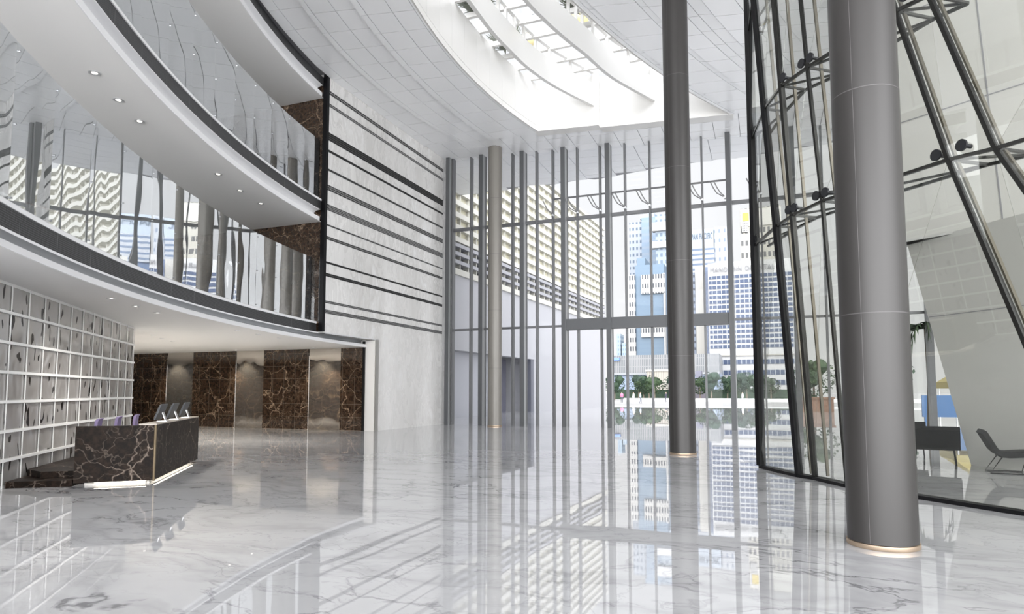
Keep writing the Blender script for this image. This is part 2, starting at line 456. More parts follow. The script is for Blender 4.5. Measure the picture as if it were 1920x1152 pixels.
# ------------------------------------------------------------------ ceiling
def arcf(c, r): return lambda Y: c[0] - sqrt(max(r * r - (Y - c[1]) ** 2, .01))
A0 = arcf((16.12, 25.6), 32.36); AL = arcf((9.34, 22.56), 23.75); A2 = arcf((21.77, 23.33), 34.32)
SL = arcf((16.46, 21.62), 26.79); SR = arcf((32.82, 8.2), 39.38)
JC = (45.0, 27.0)
YF, YN = 28.25, 7.0            # far / near end of the skylight well
pan = MB(); bak = MB()
def bay(fa, fb, y0, y1, off, splits, dz, step=1.2):
    """Panels between two plan arcs; joints aim at a far centre; dz lifts the right edge."""
    def row(Y, x): return Y + (JC[1] - Y) / (JC[0] + 14.5) * (x + 14.5)
    ks = [0] + splits + [1]
    K0 = int((y0 - 16.0) / step) - 3; K1 = int((y1 - 16.0) / step) + 3
    for kk in range(K0, K1):
        Ya, Yb = 16.05 + off + kk * step, 16.05 + off + (kk + 1) * step
        for i in range(len(ks) - 1):
            q = []
            for (Yl, fr, g) in ((Ya, ks[i], 1), (Ya, ks[i + 1], 1), (Yb, ks[i + 1], -1), (Yb, ks[i], -1)):
                Y = Yl
                for _ in range(3):
                    xa, xb = fa(Y), fb(Y); x = xa + (xb - xa) * fr; Y = row(Yl, x)
                Y += .014 * g
                Y = min(max(Y, y0), y1)
                xa, xb = fa(Y), fb(Y); w = xb - xa
                x = xa + w * fr + (.010 if fr == ks[i] else -.010)
                q.append((x, Y, CZ(x) - .05 + dz * (fr - 1)))
            if q[2][1] - q[1][1] < .03 and q[3][1] - q[0][1] < .03: continue
            n = 4
            pan.add(q + [(p[0], p[1], p[2] + .03) for p in q], [(3, 2, 1, 0), (4, 5, 6, 7), (0, 1, 5, 4), (1, 2, 6, 5), (2, 3, 7, 6), (3, 0, 4, 7)])
cst = lambda x: (lambda Y: x)
A0c = lambda Y: max(A0(Y), -15.78) if Y > 20.4 else A0(Y)
A00 = lambda Y: max(A0(Y) - .55, -15.78) if Y > 20.4 else A0(Y) - .55
bay(A0c, AL, 5, YF, 0, [.32], .07)
bay(AL, A2, 5, YF, .32, [.12, .58], .07)
bay(A2, SL, 5, YF, .62, [.12, .56, .93], .07)
SRo = lambda d: (lambda Y: SR(Y) + d)
bay(SRo(0), SRo(.22), YN, YF, 0, [], 0); bay(SRo(.22), SRo(.42), YN, YF, .2, [], 0)
bay(SRo(.42), SRo(1.7), YN, YF, 0, [], .02); bay(SRo(1.7), SRo(1.92), YN, YF, .3, [], 0)
bay(SRo(1.92), SRo(2.7), YN, YF, .3, [], .02); bay(SRo(2.7), SRo(3.05), YN, YF, .1, [], 0); bay(SRo(3.05), SRo(3.46), YN, YF, .0, [], 0)
bay(SRo(3.46), SRo(5.2), YN, YF, .15, [.5], .02); bay(SRo(5.2), lambda Y: max(9, SR(Y) + 6.5), YN, YF, .15, [.5], .02)
bay(cst(-15.78), cst(-13.9), YF, 30.95, .02, [.5], .0); 
for i in range(11): bay(cst(-13.9 + 2.2 * i), cst(-11.7 + 2.2 * i), YF, 30.95, .02 + .11 * (i % 2), [.5], .0)
ce = tag(pan.build('ceiling', CEIL), kind='structure')
# backing slab above the panels, open over the skylight
def slabstrip(fa, fb, y0, y1, n):
    vs = []; fs = []
    for i in range(n + 1):
        Y = y0 + (y1 - y0) * i / n; a, b = fa(Y), fb(Y)
        vs += [(a, Y, CZ(a) + .03), (b, Y, CZ(b) + .03), (a, Y, CZ(a) + .3), (b, Y, CZ(b) + .3)]
    for i in range(n):
        o = i * 4; p = o + 4
        fs += [(o, p, p + 1, o + 1), (o + 2, o + 3, p + 3, p + 2), (o, o + 2, p + 2, p), (o + 1, p + 1, p + 3, o + 3)]
    fs += [(0, 1, 3, 2), (n * 4, n * 4 + 2, n * 4 + 3, n * 4 + 1)]
    bak.add(vs, fs)
slabstrip(lambda Y: -26, lambda Y: SL(Y) - .05, -4.5, YF + .12, 50)
slabstrip(lambda Y: SR(Y) + .05, lambda Y: 12, YN, YF + .03, 40)
slabstrip(lambda Y: max(SL(Y), -10) - .1, lambda Y: 12, -4.5, YN, 6)
slabstrip(lambda Y: -26, lambda Y: 12, -18, -4.5, 2)
slabstrip(lambda Y: -16.2, lambda Y: 12, YF + .03, 30.95, 2)
bak.build('joint_backing', CEILB, ce)

# canopy outside the glass, same plane
edge = [(-18.0, 37.0), (-14.76, 36.58), (-12.3, 35.80), (-11.71, 36.22), (-9.21, 35.52), (-8.77, 35.78), (-4.79, 34.51), (-1.57, 33.91), (-1.04, 34.0), (7, 31.9)]
m = MB(); m.prism([(-18.0, 30.955)] + edge + [(7, 30.955)], lambda p: CZ(p[0]) - .0, lambda p: CZ(p[0]) + .6)
cn = tag(m.build('ceiling_canopy', CEILB), kind='structure')
def ey(x):
    for (a, b) in zip(edge, edge[1:]):
        if a[0] <= x <= b[0]: return a[1] + (b[1] - a[1]) * (x - a[0]) / (b[0] - a[0])
    return edge[-1][1]
m = MB()
xs = [-17.9 + 1.75 * i for i in range(15)]
for a, b in zip(xs, xs[1:]):
    y = 30.96
    ymax = min(ey(a), ey(b))
    while y < ymax - .05:
        y2 = min(y + .95, ymax)
        if ymax - y2 < .25: y2 = ymax
        q = [(a + .012, y + .012), (b - .012, y + .012), (b - .012, y2 - .012), (a + .012, y2 - .012)]
        m.prism(q, lambda p: CZ(p[0]) - .05, lambda p: CZ(p[0]) + .01); y = y2
m.build('soffit_panels', CEIL, cn)

# skylight: white well, deep curved beams, glazing
sk = tag(thing('window_3', None, None, (-8, 20, 14)), kind='structure')
m = MB()
def well(f, y0, y1, n, z1=16.15, t=.05, right=False):
    for i in range(n):
        a = y0 + (y1 - y0) * i / n; b = y0 + (y1 - y0) * (i + 1) / n
        g = .005
        pa = Vector((f(a + g), a + g)); pb = Vector((f(b - g), b - g))
        s_ = 1 if right else -1
        za, zb = CZ(pa.x) - .06, CZ(pb.x) - .06
        q = [(pa.x, pa.y), (pb.x, pb.y), (pb.x + s_ * t, pb.y), (pa.x + s_ * t, pa.y)]
        m.prism(q, zl, lambda p: CZ(p[0]) + .18)
        m.prism(q, lambda p: CZ(p[0]) + .195, lambda p: z1)
        q2 = [(f(a), a), (f(b), b), (f(b) + s_ * t, b), (f(a) + s_ * t, a)]
        m.prism([(p[0] + s_ * .025, p[1]) for p in q2], zl, lambda p: z1)
zl = lambda p: CZ(p[0]) - .055
well(SL, YN, YF, 19); well(SR, YN, YF, 18, right=True)
zl = lambda p: CZ(p[0]) - .06
m.prism([(-9.75, YF - .30), (-6.67, YF - .30), (-6.67, YF + .3), (-9.75, YF + .3)], zl, 16.15)
m.prism([(-6.66, YF - .01), (-.9, YF - .01), (-.9, YF + .6), (-6.66, YF + .6)], zl, 16.15)
m.build('well_lining', WELLW, sk)
m = MB(); m.box(-10.7, -9.4, YF - 21, YF - 21.2, 13.7, 16.1)
b1p = [(-8.55, 10), (-8.68, 13), (-8.79, 16), (-8.82, 18.65), (-8.82, 20.7), (-8.70, 22.0), (-8.50, 23.57), (-7.95, 25.55), (-6.76, 28.28)]
b2p = [(-7.45, 10), (-7.4, 13), (-7.25, 16.5), (-7.0, 19.2), (-6.70, 20.85), (-6.32, 22.35), (-6.04, 23.3), (-5.45, 25.55), (-4.12, 28.5)]
def smooth_path(pts, n=6):
    out = []
    for i in range(len(pts) - 1):
        p0, p1, p2, p3 = [Vector(pts[max(0, min(len(pts) - 1, j))]) for j in (i - 1, i, i + 1, i + 2)]
        for q in range(n):
            t = q / n
            out.append(.5 * ((2 * p1) + (p2 - p0) * t + (2 * p0 - 5 * p1 + 4 * p2 - p3) * t * t + (3 * p1 - p0 - 3 * p2 + p3) * t ** 3))
    out.append(Vector(pts[-1])); return out
for pts, z0, z1 in ((b1p, 14.68, 15.72), (b2p, 14.60, 15.66)):
    P_ = smooth_path(pts); m = MB(); vs = []; fs = []
    for i, p in enumerate(P_):
        d = (P_[min(i + 1, len(P_) - 1)] - P_[max(i - 1, 0)]).normalized(); nn = Vector((d.y, -d.x)) * .075
        for s_ in (-1, 1):
            for z in (z0, z1): vs.append((p.x + nn.x * s_, p.y + nn.y * s_, z))
    for i in range(len(P_) - 1):
        o = i * 4; q = o + 4
        fs += [(o, o + 1, q + 1, q), (o + 2, q + 2, q + 3, o + 3), (o, q, q + 2, o + 2), (o + 1, o + 3, q + 3, q + 1)]
    fs += [(0, 2, 3, 1), (len(vs) - 4, len(vs) - 3, len(vs) - 1, len(vs) - 2)]
    m.add(vs, fs); m.build('curved_beam', WELLW, sk, True)
    for i in range(2, len(P_), 3):
        p = P_[i]; m = MB(); m.box(p.x - .05, p.x + .05, p.y - .07, p.y + .07, z1 - .02, 16.2)
        m.build('beam_bracket', WELLW, sk)
    m = MB(); m.tube([(p.x, p.y, 16.24) for p in P_], .07, 4); m.build('purlin', WELLW, sk)
for Y in [9.5 + 1.12 * i for i in range(17)]:
    m = MB(); m.box(SL(min(Y, 28)) - .3, SR(min(Y, 28)) + .3, Y - .07, Y + .07, 16.15, 16.34); m.build('glazing_bar', WELLW, sk)
m = MB(); m.box(-11.5, .4, 7, 29.2, 16.345, 16.365); m.build('pane', SKYG, sk)

# ------------------------------------------------------------------ columns
k = N('column_cladding_tan'); c = k.coord()
f, _ = k.noise(k.mapping(c, (6, 6, .05)), 1, 3, .5)
COLT = k.bsdf(k.mix(f, (.165, .156, .14), (.205, .193, .174)), .38, .1)
def column(x, y, r, joints, label, seam_ang, COLM=COLM):
    t = thing('column', label, 'column', (x, y, 0), kind='thing', group='round grey columns')
    zt = CZ(x) - .045
    m = MB(); z = .055; zs = [.055] + joints + [zt]
    prof = []
    for i in range(len(zs) - 1):
        prof += [(r, zs[i] + .004), (r, zs[i + 1] - .004)]
        if i < len(zs) - 2: prof += [(r - .006, zs[i + 1] - .003), (r - .006, zs[i + 1] + .003)]
    m.lathe(prof, (x, y), 96); m.build('shaft', COLM, t, True)
    for z in joints:
        m = MB(); m.lathe([(r - .003, z - .006), (r + .0012, z - .005), (r + .0012, z + .005), (r - .003, z + .006)], (x, y), 96)
        m.build('ring_joint', SEAM, t, True)
    a = seam_ang
    for da in (0, pi):
        m = MB()
        px, py = x + (r - .004) * cos(a + da), y + (r - .004) * sin(a + da)
        m.tube([(px, py, .06), (px, py, zt)], .0052, 6)
        m.build('vertical_seam', SEAM, t)
    m = MB(); m.lathe([(r + .006, .0), (r + .012, .012), (r + .012, .052), (r - .01, .058)], (x, y), 96); m.build('base_ring', BRASS, t, True)
column(1.19, 8.33, .352, [2.57, 5.13, 7.7, 10.26], 'nearest round grey column, in front of the slanted glass enclosure', R(-118))
column(-2.10, 18.27, .352, [2.68, 5.31, 7.94, 10.59, 13.2], 'round grey column in the middle of the floor, before the glass front', R(-122))
column(-12.39, 29.50, .350, [2.86, 5.73, 8.55, 11.39], 'farthest round grey column, beside the striped wall and glass front', R(-30), COLT)

# ------------------------------------------------------------------ glass curtain front (window_1)
cw = tag(thing('window_1', None, None, (-8, 30.6, 0)), kind='structure')
YP = 30.22
for x in (-15.55, -13.62, -11.34, -9.16, -6.92, -4.06, -1.36, 1.3, 3.7, 6.2):
    w = .22
    m = MB(); zt = CZ(x) - .03
    m.box(x, x + w, YP, YP + .30, 0, zt); m.box(x + .03, x + w + .01, YP + .30, YP + .52, 0, zt)
    p = m.build('post', STEELP, cw)
    m = MB(); m.box(x + w + .002, x + w + .014, YP + .33, YP + .50, 0, zt); m.box(x + .0, x + w, YP - .006, YP, 0, zt); m.build('shade_face', STEELD, p)  # dark sheets put the shade of front and rear side into the colour
MULL = plain('mullion_paint', (.13, .133, .138), .4, .2)
thin = [-15.25, -14.2, -12.9, -11.85, -10.53, -9.67, -8.39, -7.24, -6.01, -4.82, -2.42, .1, 2.6, 5]
for x in thin:
    m = MB(); m.box(x - .04, x + .04, 30.45, 30.74, 0, CZ(x) - .03); m.build('mullion', MULL, cw)
m = MB(); m.box(-15.6, 6.5, 30.52, 30.72, 10.24, 10.39); m.build('transom', MULL, cw)
m = MB(); m.box(-9.62, -1.36, 30.62, 30.70, 11.39, 11.46); m.build('transom', MULL, cw)
m = MB(); m.box(-15.6, -9.16, 30.52, 30.72, 4.90, 5.0); m.build('transom', MULL, cw)
m = MB(); m.box(-1.14, 6.5, 30.52, 30.72, 4.90, 5.0); m.build('transom', MULL, cw)
for a, b in ((-8.93, -6.93), (-6.69, -4.07), (-3.83, -1.37)):
    m = MB(); m.box(a, b, 30.26, 30.66, 4.72, 5.25); m.build('door_header', STEELD, cw)
allx = sorted(thin)
for a, b in zip([-15.75] + allx, allx + [6.5]):
    for z0, z1 in ((0.02, 4.95), (4.98, 10.3), (10.33, 20)):
        if (b - a) < .2: continue
        if z0 < 1 and -9.2 < (a + b) / 2 < -1.3: continue        # open doorway bays
        zt = min(z1, CZ((a + b) / 2) - .06)
        m = MB(); m.box(a + .03, b - .03, 30.74, 30.755, z0, zt); m.build('pane', CURTG, cw)

# rod lights fixed to the mullions
rods = [(-9.62, 1), (-8.33, 2), (-7.18, 2), (-5.97, 2), (-4.80, 2), (-2.40, 2), (-1.42, 2), (.12, 2)]
for i, (x, nn) in enumerate(rods):
    lb = 'pair of slim grey rod lights on the glass front, %s from the left' % ORD[i] if nn == 2 else 'single slim grey rod light on the glass front, left of the rod pairs'
    t = thing('rod_light', lb, 'light', (x, 30.45, 10.55), group='rod lights on the glass front')
    m = MB(); m.tube([(x, 30.5, 10.52), (x, 30.28, 10.52)], .05, 10); m.build('bracket', SILV, t, True)
    for j in range(nn):
        dx = -.02 - .16 * j
        m = MB(); m.tube([(x + dx * .3, 30.30, 10.55), (x - .17 + dx, 30.24, 10.74), (x - .30 + dx, 30.20, 10.97), (x - .42 + dx, 30.16, 11.24)], .026, 8)
        m.build('rod', plain('rod_grey_%d_%d' % (i, j), (.17, .17, .175), .4, .3), t, True)

# ------------------------------------------------------------------ slanted glass enclosure (window_2)
en = tag(thing('window_2', None, None, (1.5, 12.5, 0)), kind='structure')
ZL = [0.06, 5.05, 7.55, 10.15, 13.45]
LN = {'A': [(-.10, 15.62)] * 5,
      'B': [(.61, 14.25), (.33, 13.96), (.17, 14.0), (.02, 14.0), (-.12, 14.0)],
      'C': [(.88, 13.94), (.60, 13.20), (.47, 13.05), (.34, 12.95), (.2, 12.85)],
      'E': [(1.34, 13.06), (1.05, 12.38), (.89, 12.45), (.74, 12.4), (.55, 12.35)],
      'F': [(3.90, 10.35), (2.58, 10.79), (2.05, 11.04), (1.5, 11.3), (.82, 11.62)],
      'G': [(4.95, 9.25), (3.07, 10.51), (2.43, 10.75), (1.85, 11.0), (1.1, 11.3)],
      'H': [(6.2, 7.9), (4.9, 8.9), (4.3, 9.3), (3.7, 9.7), (3.0, 10.2)]}
P3 = lambda L, i: (LN[L][i][0], LN[L][i][1], ZL[i])
order = 'ABCEFGH'
for a, b in zip(order, order[1:]):
    for i in range(4):
        q = [P3(a, i), P3(b, i), P3(b, i + 1), P3(a, i + 1)]
        m = MB(); m.slab([q[0], q[1], q[2]], .012); m.slab([q[0], q[2], q[3]], .012)
        m.build('pane', ENCG, en)
def line_w(L): return {'A': .13, 'B': .10, 'C': .075, 'E': .05, 'F': .06, 'G': .06, 'H': .09}[L]
STAIN = plain('mullion_steel', (.03, .03, .028), .2, .6)
for L in order:
    m = MB()
    for i in range(4): m.bar(P3(L, i), P3(L, i + 1), line_w(L), line_w(L) * 1.2, (.8, .6, 0))
    m.build('mullion', BLACK if L in 'AB' else STAIN, en)
for i in (1, 2, 3):
    for a, b in zip(order, order[1:]):
        m = MB(); m.bar(P3(a, i), P3(b, i), .05, .05); m.build('transom', FRAME, en)
# rear truss, about 0.8 m behind the glass, with short braces at the nodes
NB = Vector((.80, .60, 0))
rearL = {'A': .35, 'B': .5, 'C': .55, 'E': .75, 'F': .75, 'G': .75}
PR = lambda L, i: tuple(Vector(P3(L, i)) + NB * rearL[L])
for L in ('B', 'C', 'E', 'F', 'G'):
    off = NB * (.16 if L in 'FG' else .30)
    m = MB()
    for i in range(4): m.bar(tuple(Vector(P3(L, i)) + off), tuple(Vector(P3(L, i + 1)) + off), .03, .06, (.8, .6, 0))
    m.build('rear_mullion', plain('rear_mullion_%s' % L, (.20, .18, .145), .3, .5), en)
for i in (1, 2, 3):
    ro = 'ABCEFG'
    for a, b in zip(ro, ro[1:]):
        m = MB(); m.bar(PR(a, i), PR(b, i), .045, .045); m.build('rear_transom', FRAME, en)
    for L in ro:
        if L == 'A': continue
        m = MB(); m.bar(P3(L, i), PR(L, i), .04, .04)
        k2 = ro[ro.index(L) - 1]
        m.bar(PR(L, i), P3(k2, i), .035, .035); m.build('brace', FRAME, en)
NF = -NB
for L, i, ds in (('F', 1, (-.16, .24)), ('E', 1, (-.10, .12)), ('E', 2, (-.10, .12)), ('C', 1, (-.06, .10)), ('C', 2, (.10,)), ('F', 2, (-.14, .2)), ('A', 1, (.08,)), ('A', 2, (.08,)), ('A', 3, (.1,)), ('E', 3, (.12,)), ('G', 1, ())):
    for d_ in ds:
        q = Vector(P3(L, i)); tdir = Vector((.6, -.8, 0))
        c_ = q + tdir * d_ + Vector((0, 0, .12)) + NF * .03
        m = MB(); m.tube([tuple(c_), tuple(c_ + NF * .03)], .085, 20); m.tube([tuple(c_ + NB * .16), tuple(c_)], .03, 10)
        m.build('disc_clamp', plain('disc_clamp', (.035, .036, .04), .3, .6), en, True)
base = [LN[L][0] for L in order]
for a, b in zip(base, base[1:]):
    m = MB(); m.bar((a[0], a[1], .03), (b[0], b[1], .03), .13, .06); t_ = m.build('base_track', BLACK, en)
    q0 = (a[0] + NB.x * .2, a[1] + NB.y * .2, .02); q1 = (b[0] + NB.x * .2, b[1] + NB.y * .2, .02)
    m = MB(); m.bar(q0, q1, .10, .04); m.build('rear_track', BLACK, en)
    q0 = (a[0] + NB.x * .12, a[1] + NB.y * .12, .012); q1 = (b[0] + NB.x * .12, b[1] + NB.y * .12, .012)
    m = MB(); m.bar(q0, q1, .05, .024); m.build('steel_inlay', CHROME, en)

# white walls of the lounge behind the enclosure
PANELW = plain('lounge_wall_paint', (.60, .595, .575), .3)
W0 = Vector((4.44, 18.0)); WD = Vector((.6, -.8)); WN = Vector((.8, .6))
def wp(s_, z, off=0): p = W0 + WD * s_ + WN * off; return (p.x, p.y, z)
m = MB()
m.slab([wp(0, 0), wp(8, 0), wp(8, 5.55), wp(-1.45, 5.55)], -.3)
wi = tag(m.build('wall_lounge', PANELW), kind='structure')
m = MB()
for z in (3.55,): m.slab([wp(-.9, z, -.004), wp(8, z, -.004), wp(8, z + .02, -.004), wp(-.9, z + .02, -.004)], .003)
for s_ in (2.2, 4.4): m.slab([wp(s_, 0, -.004), wp(s_ + .02, 0, -.004), wp(s_ + .02, 5.5, -.004), wp(s_, 5.5, -.004)], .003)
m.build('panel_joint', CEILB, wi)
U0 = Vector((2.6, 19.3)); UD = Vector((.83, -.558)); UN = Vector((.558, .83))
def up(s_, z, off=0): p = U0 + UD * s_ + UN * off; return (p.x, p.y, z)
m = MB(); m.slab([up(0, 5.5), up(9, 5.5), up(9, 13.6), up(-.6, 13.6)], -.4)
wu = tag(m.build('wall_lounge_top', PANELW), kind='structure')
m = MB()
for z in (8.6, 11.4): m.slab([up(-.5, z, -.006), up(9, z, -.006), up(9, z + .03, -.006), up(-.5, z + .03, -.006)], .004)
for s_ in (.9, 3.1, 5.3): m.slab([up(s_, 5.6, -.006), up(s_ + .03, 5.6, -.006), up(s_ - .4 + .03, 13.5, -.006), up(s_ - .4, 13.5, -.006)], .004)
m.build('panel_joint', CEILB, wu)
m = MB(); m.prism([up(-.1, 0)[:2], up(9, 0)[:2], (14, 17), (5, 21), wp(-1.5, 0, .3)[:2]], 5.5, 5.56); tag(m.build('ceiling_lounge', SOFFIT), kind='structure')

# ------------------------------------------------------------------ hammered tile wall
T0 = Vector((-12.48, 7.417)); TD = Vector((-.619, .785)); TN = Vector((.785, .619))   # TN points to the hall
s0, s1 = -3.7, 8.31
def tp(s_, off=0): p = T0 + TD * s_ + TN * off; return (p.x, p.y)
m = MB(); m.prism([tp(s0, -.02), tp(s1, -.02), tp(s1, -.25), tp(s0, -.25)], 0, 3.64)
tw = tag(m.build('wall_reception', GROUT), kind='structure')
rowz = [0.02, .488, .999, 1.522, 2.044, 2.569, 3.099, 3.61]
m = MB(); cs = .7475
import itertools
for i in range(int(s0 / cs), 11):
    for j in range(7):
        a, b = i * cs + .016, (i + 1) * cs - .016
        if b > s1: b = s1 - .016
        a0, b0 = tp(a, 0), tp(b, 0)
        z0, z1 = rowz[j] + .033, rowz[j + 1] - .033
        m.slab([(a0[0], a0[1], z0), (b0[0], b0[1], z0), (b0[0], b0[1], z1), (a0[0], a0[1], z1)], -.02)
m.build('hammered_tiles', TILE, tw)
for i in range(int(s0 / cs), 12):
    if i * cs > s1: continue
    a = tp(i * cs, .021); m = MB(); m.bar((a[0], a[1], 0), (a[0], a[1], 3.62), .022, .012, (TN.x, TN.y, 0)); m.build('vertical_strip', GROUT, tw)
for z in rowz[1:-1]:
    m = MB(); a, b = tp(s0, .012), tp(s1, .012); m.bar((a[0], a[1], z), (b[0], b[1], z), .06, .05); m.build('white_ledge', GROUT, tw)
m = MB(); a = tp(s1 + .02, -.1); m.bar((a[0], a[1], 0), (a[0], a[1], 3.64), .06, .3, (TD.x, TD.y, 0)); m.build('edge_trim', plain('tile_edge_trim', (.75, .75, .75), .3, .3), tw)

# ------------------------------------------------------------------ reception desk
A = Vector((-11.60, 8.09)); B = Vector((-10.62, 8.92)); C = Vector((-12.93, 12.06))
dAB = (B - A).normalized(); dBC = (C - B).normalized(); nin = Vector((-dBC.y, dBC.x))   # nin: to staff side
desk = thing('reception_desk', 'dark veined marble reception desk with glowing base, before the tiled wall', 'desk', (B.x, B.y, 0))
def ob(m, o, d, n, L, T, z0, z1): m.prism([o, o + d * L, o + d * L + n * T, o + n * T], z0, z1)
nAB = Vector((-dAB.y, dAB.x))
m = MB(); ob(m, A, dAB, nAB, (B - A).length - .02, .07, .06, 1.075); m.build('end_panel', DESKM, desk)
m = MB(); ob(m, B + dBC * .02, dBC, nin, (C - B).length, .07, .06, 1.08); m.build('front_panel', DESKM, desk)
m = MB(); ob(m, B + dBC * .06 + nin * .0, dBC, nin, (C - B).length - .1, .30, 1.08, 1.10); m.build('counter_ledge', plain('ledge_stone', (.45, .40, .34), .3), desk)
m = MB(); ob(m, B + dBC * .12 + nin * .32, dBC, nin, (C - B).length - .2, .6, .90, .94); m.build('worktop', plain('worktop', (.12, .10, .09), .4), desk)
m = MB(); m.tube([(B.x, B.y, .05), (B.x, B.y, 1.08)], .022, 10); m.build('corner_profile', plain('bronze_profile', (.16, .12, .07), .5, .4), desk)
m = MB(); ob(m, A + nAB * .10 + dAB * .15, dAB, nAB, (B - A).length - .30, .05, .0, .05); m.build('plinth', plain('plinth', (.6, .58, .55), .4), desk)
m = MB(); ob(m, A + nAB * .03 + dAB * .32, dAB, nAB, (B - A).length - .45, .03, .052, .058); m.build('led_strip', LED, desk)
m = MB(); ob(m, B + dBC * .12 + nin * .10, dBC, nin, (C - B).length - .3, .05, .0, .05); m.build('plinth', plain('plinth_b', (.6, .58, .55), .4), desk)
m = MB(); ob(m, B + dBC * .25 + nin * .03, dBC, nin, (C - B).length - .6, .03, .052, .058); m.build('led_strip', LED, desk)
# stepped platform behind the desk
pf = thing('desk_platform', 'low black stone stepped platform left of the reception desk end', 'platform', (-12.3, 7.8, 0))
m = MB(); p0 = Vector((-12.50, 7.50)); m.prism([p0, A + dAB * -.02 + nAB * .02, A + dAB * -.02 + nAB * 1.2, Vector(tp(1.5, .05)), Vector(tp(.06, .05))], .0, .115); m.build('lower_step', DESKM, pf)
m = MB(); q0 = p0 + dAB * .42 + nAB * .35
m.prism([q0, A + dAB * .3 + nAB * .45, C + nin * .35, Vector(tp(5.6, .05)), Vector(tp(.95, .05))], .116, .235); m.build('upper_step', DESKM, pf)
# monitors on the desk
for i, sx in enumerate((.75, 1.75, 2.85)):
    o = B + dBC * (sx + .35) + nin * .17
    t = thing('monitor', ['dark desktop monitor seen from behind, nearest on the reception desk', 'middle one of the three dark monitors on the reception desk', 'farthest of the three dark monitors on the reception desk'][i],
              'monitor', (o.x, o.y, 1.101), atan2(dBC.y, dBC.x), group='monitors on the reception desk')
    # local x along the desk, local y towards staff
    m = MB(); m.obox((-.26, .055, .035), (1, 0, 0), (0, .94, .34), (0, -.34, .94), .52, .022, .33); m.build('shell', MONB, t, local=True)
    m = MB(); m.obox((-.24, .079, .065), (1, 0, 0), (0, .94, .34), (0, -.34, .94), .48, .004, .28); m.build('screen', MONS, t, local=True)
    m = MB(); m.obox((-.07, -.10, 0), (1, 0, 0), (0, .93, -.36), (0, .34, .94), .14, .012, .19); m.box(-.09, .09, -.12, .06, 0, .012); m.build('stand', SILV, t, local=True)
# staff chairs
for i, (x, y) in enumerate(((-12.43, 9.18), (-13.10, 10.12), (-13.84, 11.14))):
    t = thing('office_chair', ['purple-backed office chair behind the desk, nearest the camera', 'middle purple-backed office chair behind the reception desk', 'farthest purple-backed office chair, beside the monitors'][i], 'chair',
              (x, y, .236), atan2(dBC.y, dBC.x) + .1, group='purple chairs behind the reception desk')
    m = MB()
    pr = [(.0, .46), (.02, .6), (.03, .75), (.015, .88), (-.01, .925)]
    for (a, b) in zip(pr, pr[1:]):
        m.add([(xx, yy + dy, zz) for (yy, zz) in (a, b) for dy in (0, .055) for xx in (-.19, .19)],
              [(0, 1, 3, 2), (4, 6, 7, 5), (0, 4, 5, 1), (2, 3, 7, 6), (0, 2, 6, 4), (1, 5, 7, 3)])
    m.build('backrest', PURPLE, t, local=True)
    m = MB(); m.box(-.22, .22, -.42, .04, .42, .49); m.build('seat', PURPLE, t, local=True)
    m = MB(); m.tube([(0, -.19, .05), (0, -.19, .43)], .025, 10)
    for kk in range(5): m.tube([(0, -.19, .08), (.25 * cos(kk * 1.257), -.19 + .25 * sin(kk * 1.257), .03)], .02, 8)
    m.build('pedestal', STEELD, t, local=True)

# ------------------------------------------------------------------ lounge chairs
def lounge(loc, rz, label):
    t = thing('lounge_chair', label, 'chair', loc, rz, group='black lounge chairs behind the glass')
    w = .36
    # local +y is the direction the sitter faces
    def pad(path, th, name, wd=w):
        m = MB(); n = len(path); vs = []; fs = []
        for i, (y, z) in enumerate(path):
            a, b = path[max(i - 1, 0)], path[min(i + 1, n - 1)]
            d = Vector((b[0] - a[0], b[1] - a[1])).normalized(); nn = Vector((-d.y, d.x)) * th / 2
            for (xx, s_) in ((-wd, 1), (-wd * .93, 1.25), (wd * .93, 1.25), (wd, 1), (wd, -1), (-wd, -1)):
                vs.append((xx, y + nn.x * s_, z + nn.y * s_))
        for i in range(n - 1):
            for j in range(6): fs.append((i * 6 + j, i * 6 + (j + 1) % 6, (i + 1) * 6 + (j + 1) % 6, (i + 1) * 6 + j))
        fs += [tuple(range(5, -1, -1)), tuple((n - 1) * 6 + j for j in range(6))]
        m.add(vs, fs); return m.build(name, LEATHER, t, True, local=True)
    pad([(-.44, .86), (-.41, .84), (-.24, .50), (-.16, .415), (-.10, .40)], .085, 'backrest')
    pad([(-.14, .395), (0, .385), (.3, .415), (.50, .42), (.55, .39)], .10, 'seat')
    for s_ in (-1, 1):
        m = MB(); m.tube([(s_ * .27, -.12, .35), (s_ * .29, -.34, .012), (s_ * .29, .30, .012), (s_ * .27, .40, .35)], .013, 8)
        m.build('sled_leg', plain('chair_wire', (.03, .03, .03), .3, .8), t, True, local=True)
    m = MB(); m.bar((-.27, -.12, .345), (.27, -.12, .345), .03, .02); m.bar((-.27, .40, .345), (.27, .40, .345), .03, .02); m.build('seat_rail', BLACK, t, local=True)
    return t
L0 = lounge((4.72, 16.55, 0), R(-96), 'black leather lounge chair in profile, rightmost behind the slanted glass')
lw = dup(L0, (3.72, 17.95, 0), R(-12), 'black leather lounge chair seen from behind, beside the nearest column')
lw.scale = (1.4, 1, 1)
dup(L0, (3.55, 19.7, 0), R(170), 'black lounge chair half hidden behind the other chair by the column')

